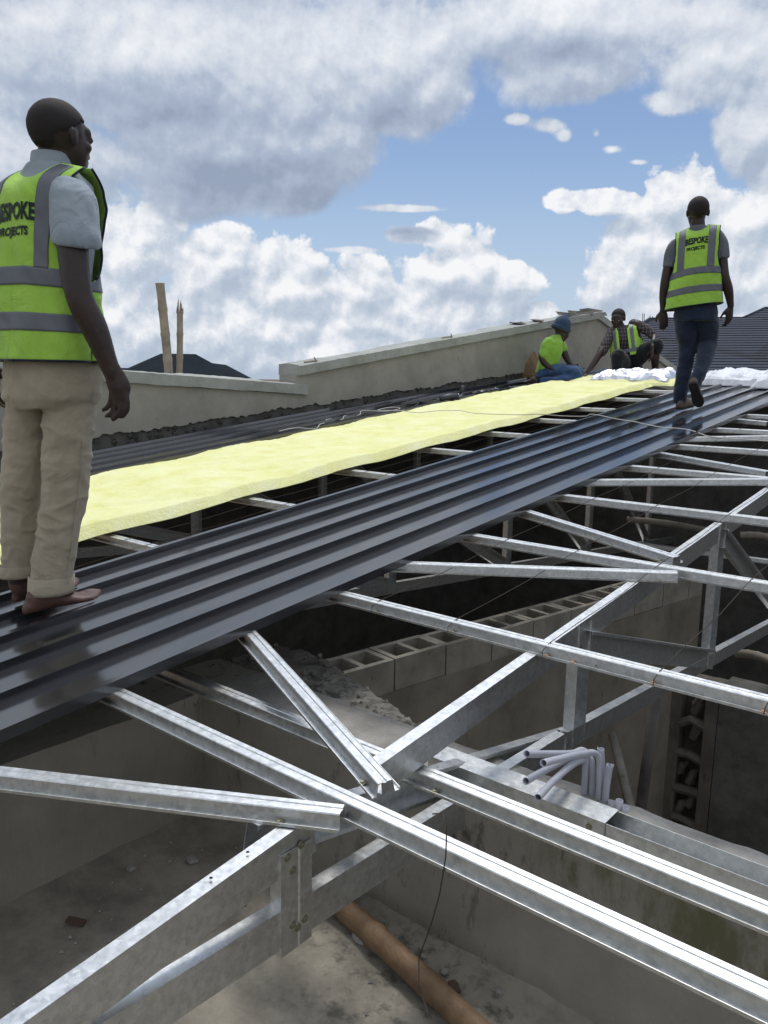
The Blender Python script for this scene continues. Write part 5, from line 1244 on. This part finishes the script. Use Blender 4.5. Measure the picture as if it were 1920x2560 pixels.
def shoe(heel, toe, up, parent, sole_h=.022):
    d = toe - heel; ln = d.length; d = d.normalized(); side = d.cross(up).normalized(); up = side.cross(d).normalized()
    P = lambda t, s_, h: heel + d * ln * t + side * s_ * ln * .17 + up * h
    pr = ((0, .55), (.08, .75), (.25, .78), (.45, .78), (.7, 1.0), (.86, .92), (.96, .6), (1.0, .25))
    def ring(h, k): 
        pts = [P(t, w * k, h) for t, w in pr] + [P(t, -w * k, h) for t, w in pr[::-1]]; return pts
    so_ = MB().loft([ring(0, .96), ring(.004, 1.03), ring(sole_h, 1.03), ring(sole_h + .001, .9)]).build('sole', RUB)
    up_ = MB(); rings = []
    for (t, w, h0, h1) in ((-.01, .5, .01, .06), (.05, .75, .01, .085), (.2, .8, .01, .10), (.35, .8, .01, .105), (.5, .85, .01, .088), (.7, .96, .01, .068), (.86, .86, .01, .055), (.96, .5, .01, .035)):
        rings.append([P(t, math.cos(a) * w * .98, sole_h + h0 * 0 + (h1 - .01) * max(0, math.sin(a)) - .004 * (math.sin(a) < 0)) for a in [k * math.pi / 8 for k in range(16)]])
    up_.loft(rings); o = up_.build('shoe_upper', SHOE, sm=True); adopt(parent, so_, o)
hl, tl_ = J(370, 2065, -.02), on_roof(*cw(425, 2048), off=.03, disp=False)
shoe(V((hl.x, hl.y, RZ(hl.y) + .026)), V((hl.x, hl.y, RZ(hl.y) + .026)) + (F2 * .26 + f2.r * .08 + UP * .026), RN, e2)
k0, k1 = J(500, 1825, -.30), J(555, 2010, -.16)
shoe(k0, k0 + (k1 - k0).normalized() * .27, (f2.az * .85 + UP * .45 + f2.r * .1), e2)
vb, vt = J(512, 1095, 0), J(560, 318, 0)
tilt = (RT2 + UP * .13).normalized()
v2 = Vest(vb, vt, F2, tilt, [(0, .228, .150, .228), (.2, .215, .148, .215), (.40, .205, .145, .205), (.50, .200, .142, .175), (.62, .196, .14, .165), (.80, .19, .13, .165), (1, .185, .12, .170)], 0, 0, .25, seed=4.0, wr=.008)
v2.build(e2, tapes=(.38, .155), tw=.055, tx=(.088, .142), tv=.745)

# ================================================== seated worker (green T-shirt, beanie)
base3 = on_roof(*c2p(400, 880), off=.0, disp=False)
f3_ = Fig(base3, c2p); J = f3_.J
e3 = empty('person', base3, 'seated worker in a lime T-shirt, blue beanie and blue jeans', 'person')
F3, R3 = f3_.ax(75); m3 = MB(); hc = J(470, 395, 0); HF = (F3 + UP * -.42).normalized(); HR = HF.cross(UP).normalized(); HU = HR.cross(HF)
head(m3, hc, HR, HF, HU, 1.05); limb(m3, [J(445, 440), J(420, 490)], [.055, .065])
limb(m3, [J(325, 540, -.10), J(280, 650, -.12), J(330, 730, -.15), J(385, 765, -.2)], [.055, .043, .038, .026]); limb(m3, [J(470, 560, .1), J(520, 670, .08), J(578, 745, .02)], [.05, .04, .027])
hand(m3, J(385, 765, -.2), J(430, 790, -.2) - J(385, 765, -.2), V((0, 0, -1)), 1, 1, .7); hand(m3, J(575, 742, .02), J(620, 775, .0) - J(575, 742, .02), V((0, 0, -1)), -1, 1, .7)
torso(m3, [(J(340, 810), R3 * .13, F3 * .10), (J(370, 620), R3 * .15, F3 * .1), (J(410, 500), R3 * .1, F3 * .07)])
p = J(390, 880, -.25); foot(m3, p, p + f3_.r * .22 - f3_.az * .05, .03); p = J(240, 900, -.25); foot(m3, p + UP * .0, p - f3_.r * .20, .03)
limb(m3, [J(560, 850, -.2), J(410, 878, -.22)], [.05, .04])
union('body', m3, SKIN, e3, .009, 3)
ms = MB(); torso(ms, [(J(325, 800), R3 * .165, F3 * .135), (J(345, 700), R3 * .16, F3 * .13), (J(370, 590), R3 * .185, F3 * .13), (J(388, 510), R3 * .17, F3 * .11), (J(412, 462), R3 * .09, F3 * .07), (J(424, 440), R3 * .065, F3 * .06)])
limb(ms, [J(350, 510, -.09), J(322, 560, -.11), J(303, 625, -.12)], [.068, .07, .068]); limb(ms, [J(445, 510, .1), J(480, 575, .1)], [.065, .062]); union('tshirt', ms, GREEN, e3, .011, 3, wr2)
mt = MB(); limb(mt, [J(320, 800, -.06), J(450, 790, -.15), J(590, 800, -.2), J(600, 850, -.22), J(470, 870, -.26), J(300, 880, -.26)], [.11, .095, .075, .065, .058, .052], n=16)
limb(mt, [J(340, 810, .08), J(480, 780, .12), J(625, 800, .1), J(560, 860, -.02), J(430, 880, -.1)], [.11, .095, .075, .06, .055], n=16); ell(mt, J(330, 825, 0), (R3 * .17, F3 * .15, UP * .10))
union('jeans', mt, JEANS2, e3, .011, 3, wr2)
bm_ = MB(); rings = []
for t, r in ((-.035, .104), (-.02, .108), (.0, .106), (.03, .104), (.07, .094), (.10, .076), (.125, .050), (.145, .026), (.155, .018), (.165, .010)):
    c = hc + HU * (t + .03) + HF * -.022; rings.append([c + (HR * math.cos(a) * .93 + HF * math.sin(a) * 1.08) * r * (1 + .02 * math.cos(a * 12)) for a in [k * math.pi / 18 for k in range(36)]])
bm_.loft(rings); adopt(e3, bm_.build('beanie', BEANIE, sm=True))
bm_ = MB(); c0 = hc + HF * -.022; bm_.loft([[c0 + HU * z + (HR * math.cos(a) * .93 + HF * math.sin(a) * 1.08) * r for a in [k * math.pi / 18 for k in range(36)]] for z, r in ((-.012, .107), (-.010, .113), (.022, .113), (.026, .107))], cap=False); adopt(e3, bm_.build('beanie_cuff', BEANIE, sm=True))
eyes(hc, HR, HF, HU, 1.05, e3)

# ================================================== squatting worker (open vest, plaid shirt)
base4 = on_roof(*c2p(1080, 800), off=.05, disp=False)
f4_ = Fig(base4, c2p); J = f4_.J
e4 = empty('person', base4, 'squatting worker in dark plaid shirt and open lime vest, one arm reaching down', 'person')
F4, R4 = f4_.ax(188); m4 = MB(); hc = J(1000, 288, 0); HF = (f4_.ax(196)[0] + UP * -.22).normalized(); HR = HF.cross(UP).normalized(); HU = HR.cross(HF)
head(m4, hc, HR, HF, HU, 1.05); limb(m4, [J(1010, 345), J(1035, 400)], [.056, .066])
limb(m4, [J(930, 440, -.05), J(875, 540, -.15), J(825, 625, -.25), J(765, 720, -.32), J(700, 805, -.38)], [.056, .047, .041, .037, .026])
limb(m4, [J(1175, 345, -.05), J(1260, 390, -.08), J(1335, 455, -.15), J(1335, 510, -.25), J(1325, 555, -.32)], [.058, .050, .043, .038, .027])
hand(m4, J(700, 805, -.38), J(668, 832, -.40) - J(700, 805, -.38), V((0, 0, -1)), 1, 1, .3); hand(m4, J(1325, 560, -.32), J(1318, 650, -.34) - J(1325, 560, -.32), f4_.az * -.4 - f4_.r, 1, 1.05, .35)
torso(m4, [(J(1080, 680, .05), R4 * .14, F4 * .11), (J(1070, 520, 0), R4 * .15, F4 * .11), (J(1050, 400, 0), R4 * .12, F4 * .08)])
limb(m4, [J(1355, 560, -.25), J(1350, 650, -.22), J(1350, 745, -.15), J(1350, 790, -.1)], [.055, .052, .042, .036]); p = J(1350, 800, -.1); foot(m4, p + f4_.az * .05, p - f4_.az * .22, .03)
p = J(1000, 800, -.1); foot(m4, p + f4_.az * .05, p - f4_.az * .22, .03); limb(m4, [J(985, 650, -.3), J(1000, 790, -.1)], [.055, .04])
union('body', m4, SKIN, e4, .009, 3); hair('hair', hc, HR, HF, HU, 1.05, e4); eyes(hc, HR, HF, HU, 1.05, e4)
ms = MB(); torso(ms, [(J(1085, 700, .03), R4 * .16, F4 * .13), (J(1075, 600, .0), R4 * .165, F4 * .14), (J(1065, 480, -.02), R4 * .19, F4 * .14), (J(1055, 410, 0), R4 * .18, F4 * .11), (J(1040, 372, .0), R4 * .095, F4 * .075), (J(1030, 350), R4 * .065, F4 * .06)])
limb(ms, [J(950, 415, -.02), J(915, 480, -.09), J(870, 560, -.16), J(845, 605, -.2)], [.07, .066, .062, .060]); limb(ms, [J(1150, 345, -.02), J(1230, 372, -.06), J(1300, 415, -.1), J(1320, 440, -.13)], [.072, .067, .060, .058])
union('plaid_shirt', ms, PLAID, e4, .010, 3, wr2)
mt = MB(); limb(mt, [J(1120, 700, .0), J(1240, 610, -.12), J(1370, 530, -.26), J(1368, 585, -.26)], [.12, .105, .075, .062], n=16); limb(mt, [J(1060, 720, .0), J(1020, 680, -.2), J(1000, 640, -.34), J(990, 720, -.3), J(990, 770, -.2)], [.12, .11, .085, .07, .06], n=16)
ell(mt, J(1085, 730, .05), (R4 * .19, F4 * .16, UP * .13)); union('trousers', mt, BLACK, e4, .010, 3, wr2)
vb, vt = J(1090, 650, -.02), J(1050, 345, 0); tl4 = (R4 + UP * -.26).normalized()
v4 = Vest(vb, vt, F4, tl4, [(0, .20, .175, .20), (.3, .205, .18, .205), (.45, .205, .175, .20), (.55, .205, .17, .175), (.8, .20, .15, .165), (1, .19, .12, .165)], 0, 0, .2, seed=9, wr=.006)
v4.build(e4, open_front=.055, tapes=(.10,), tw=.045, tx=(.085, .125), text=False)
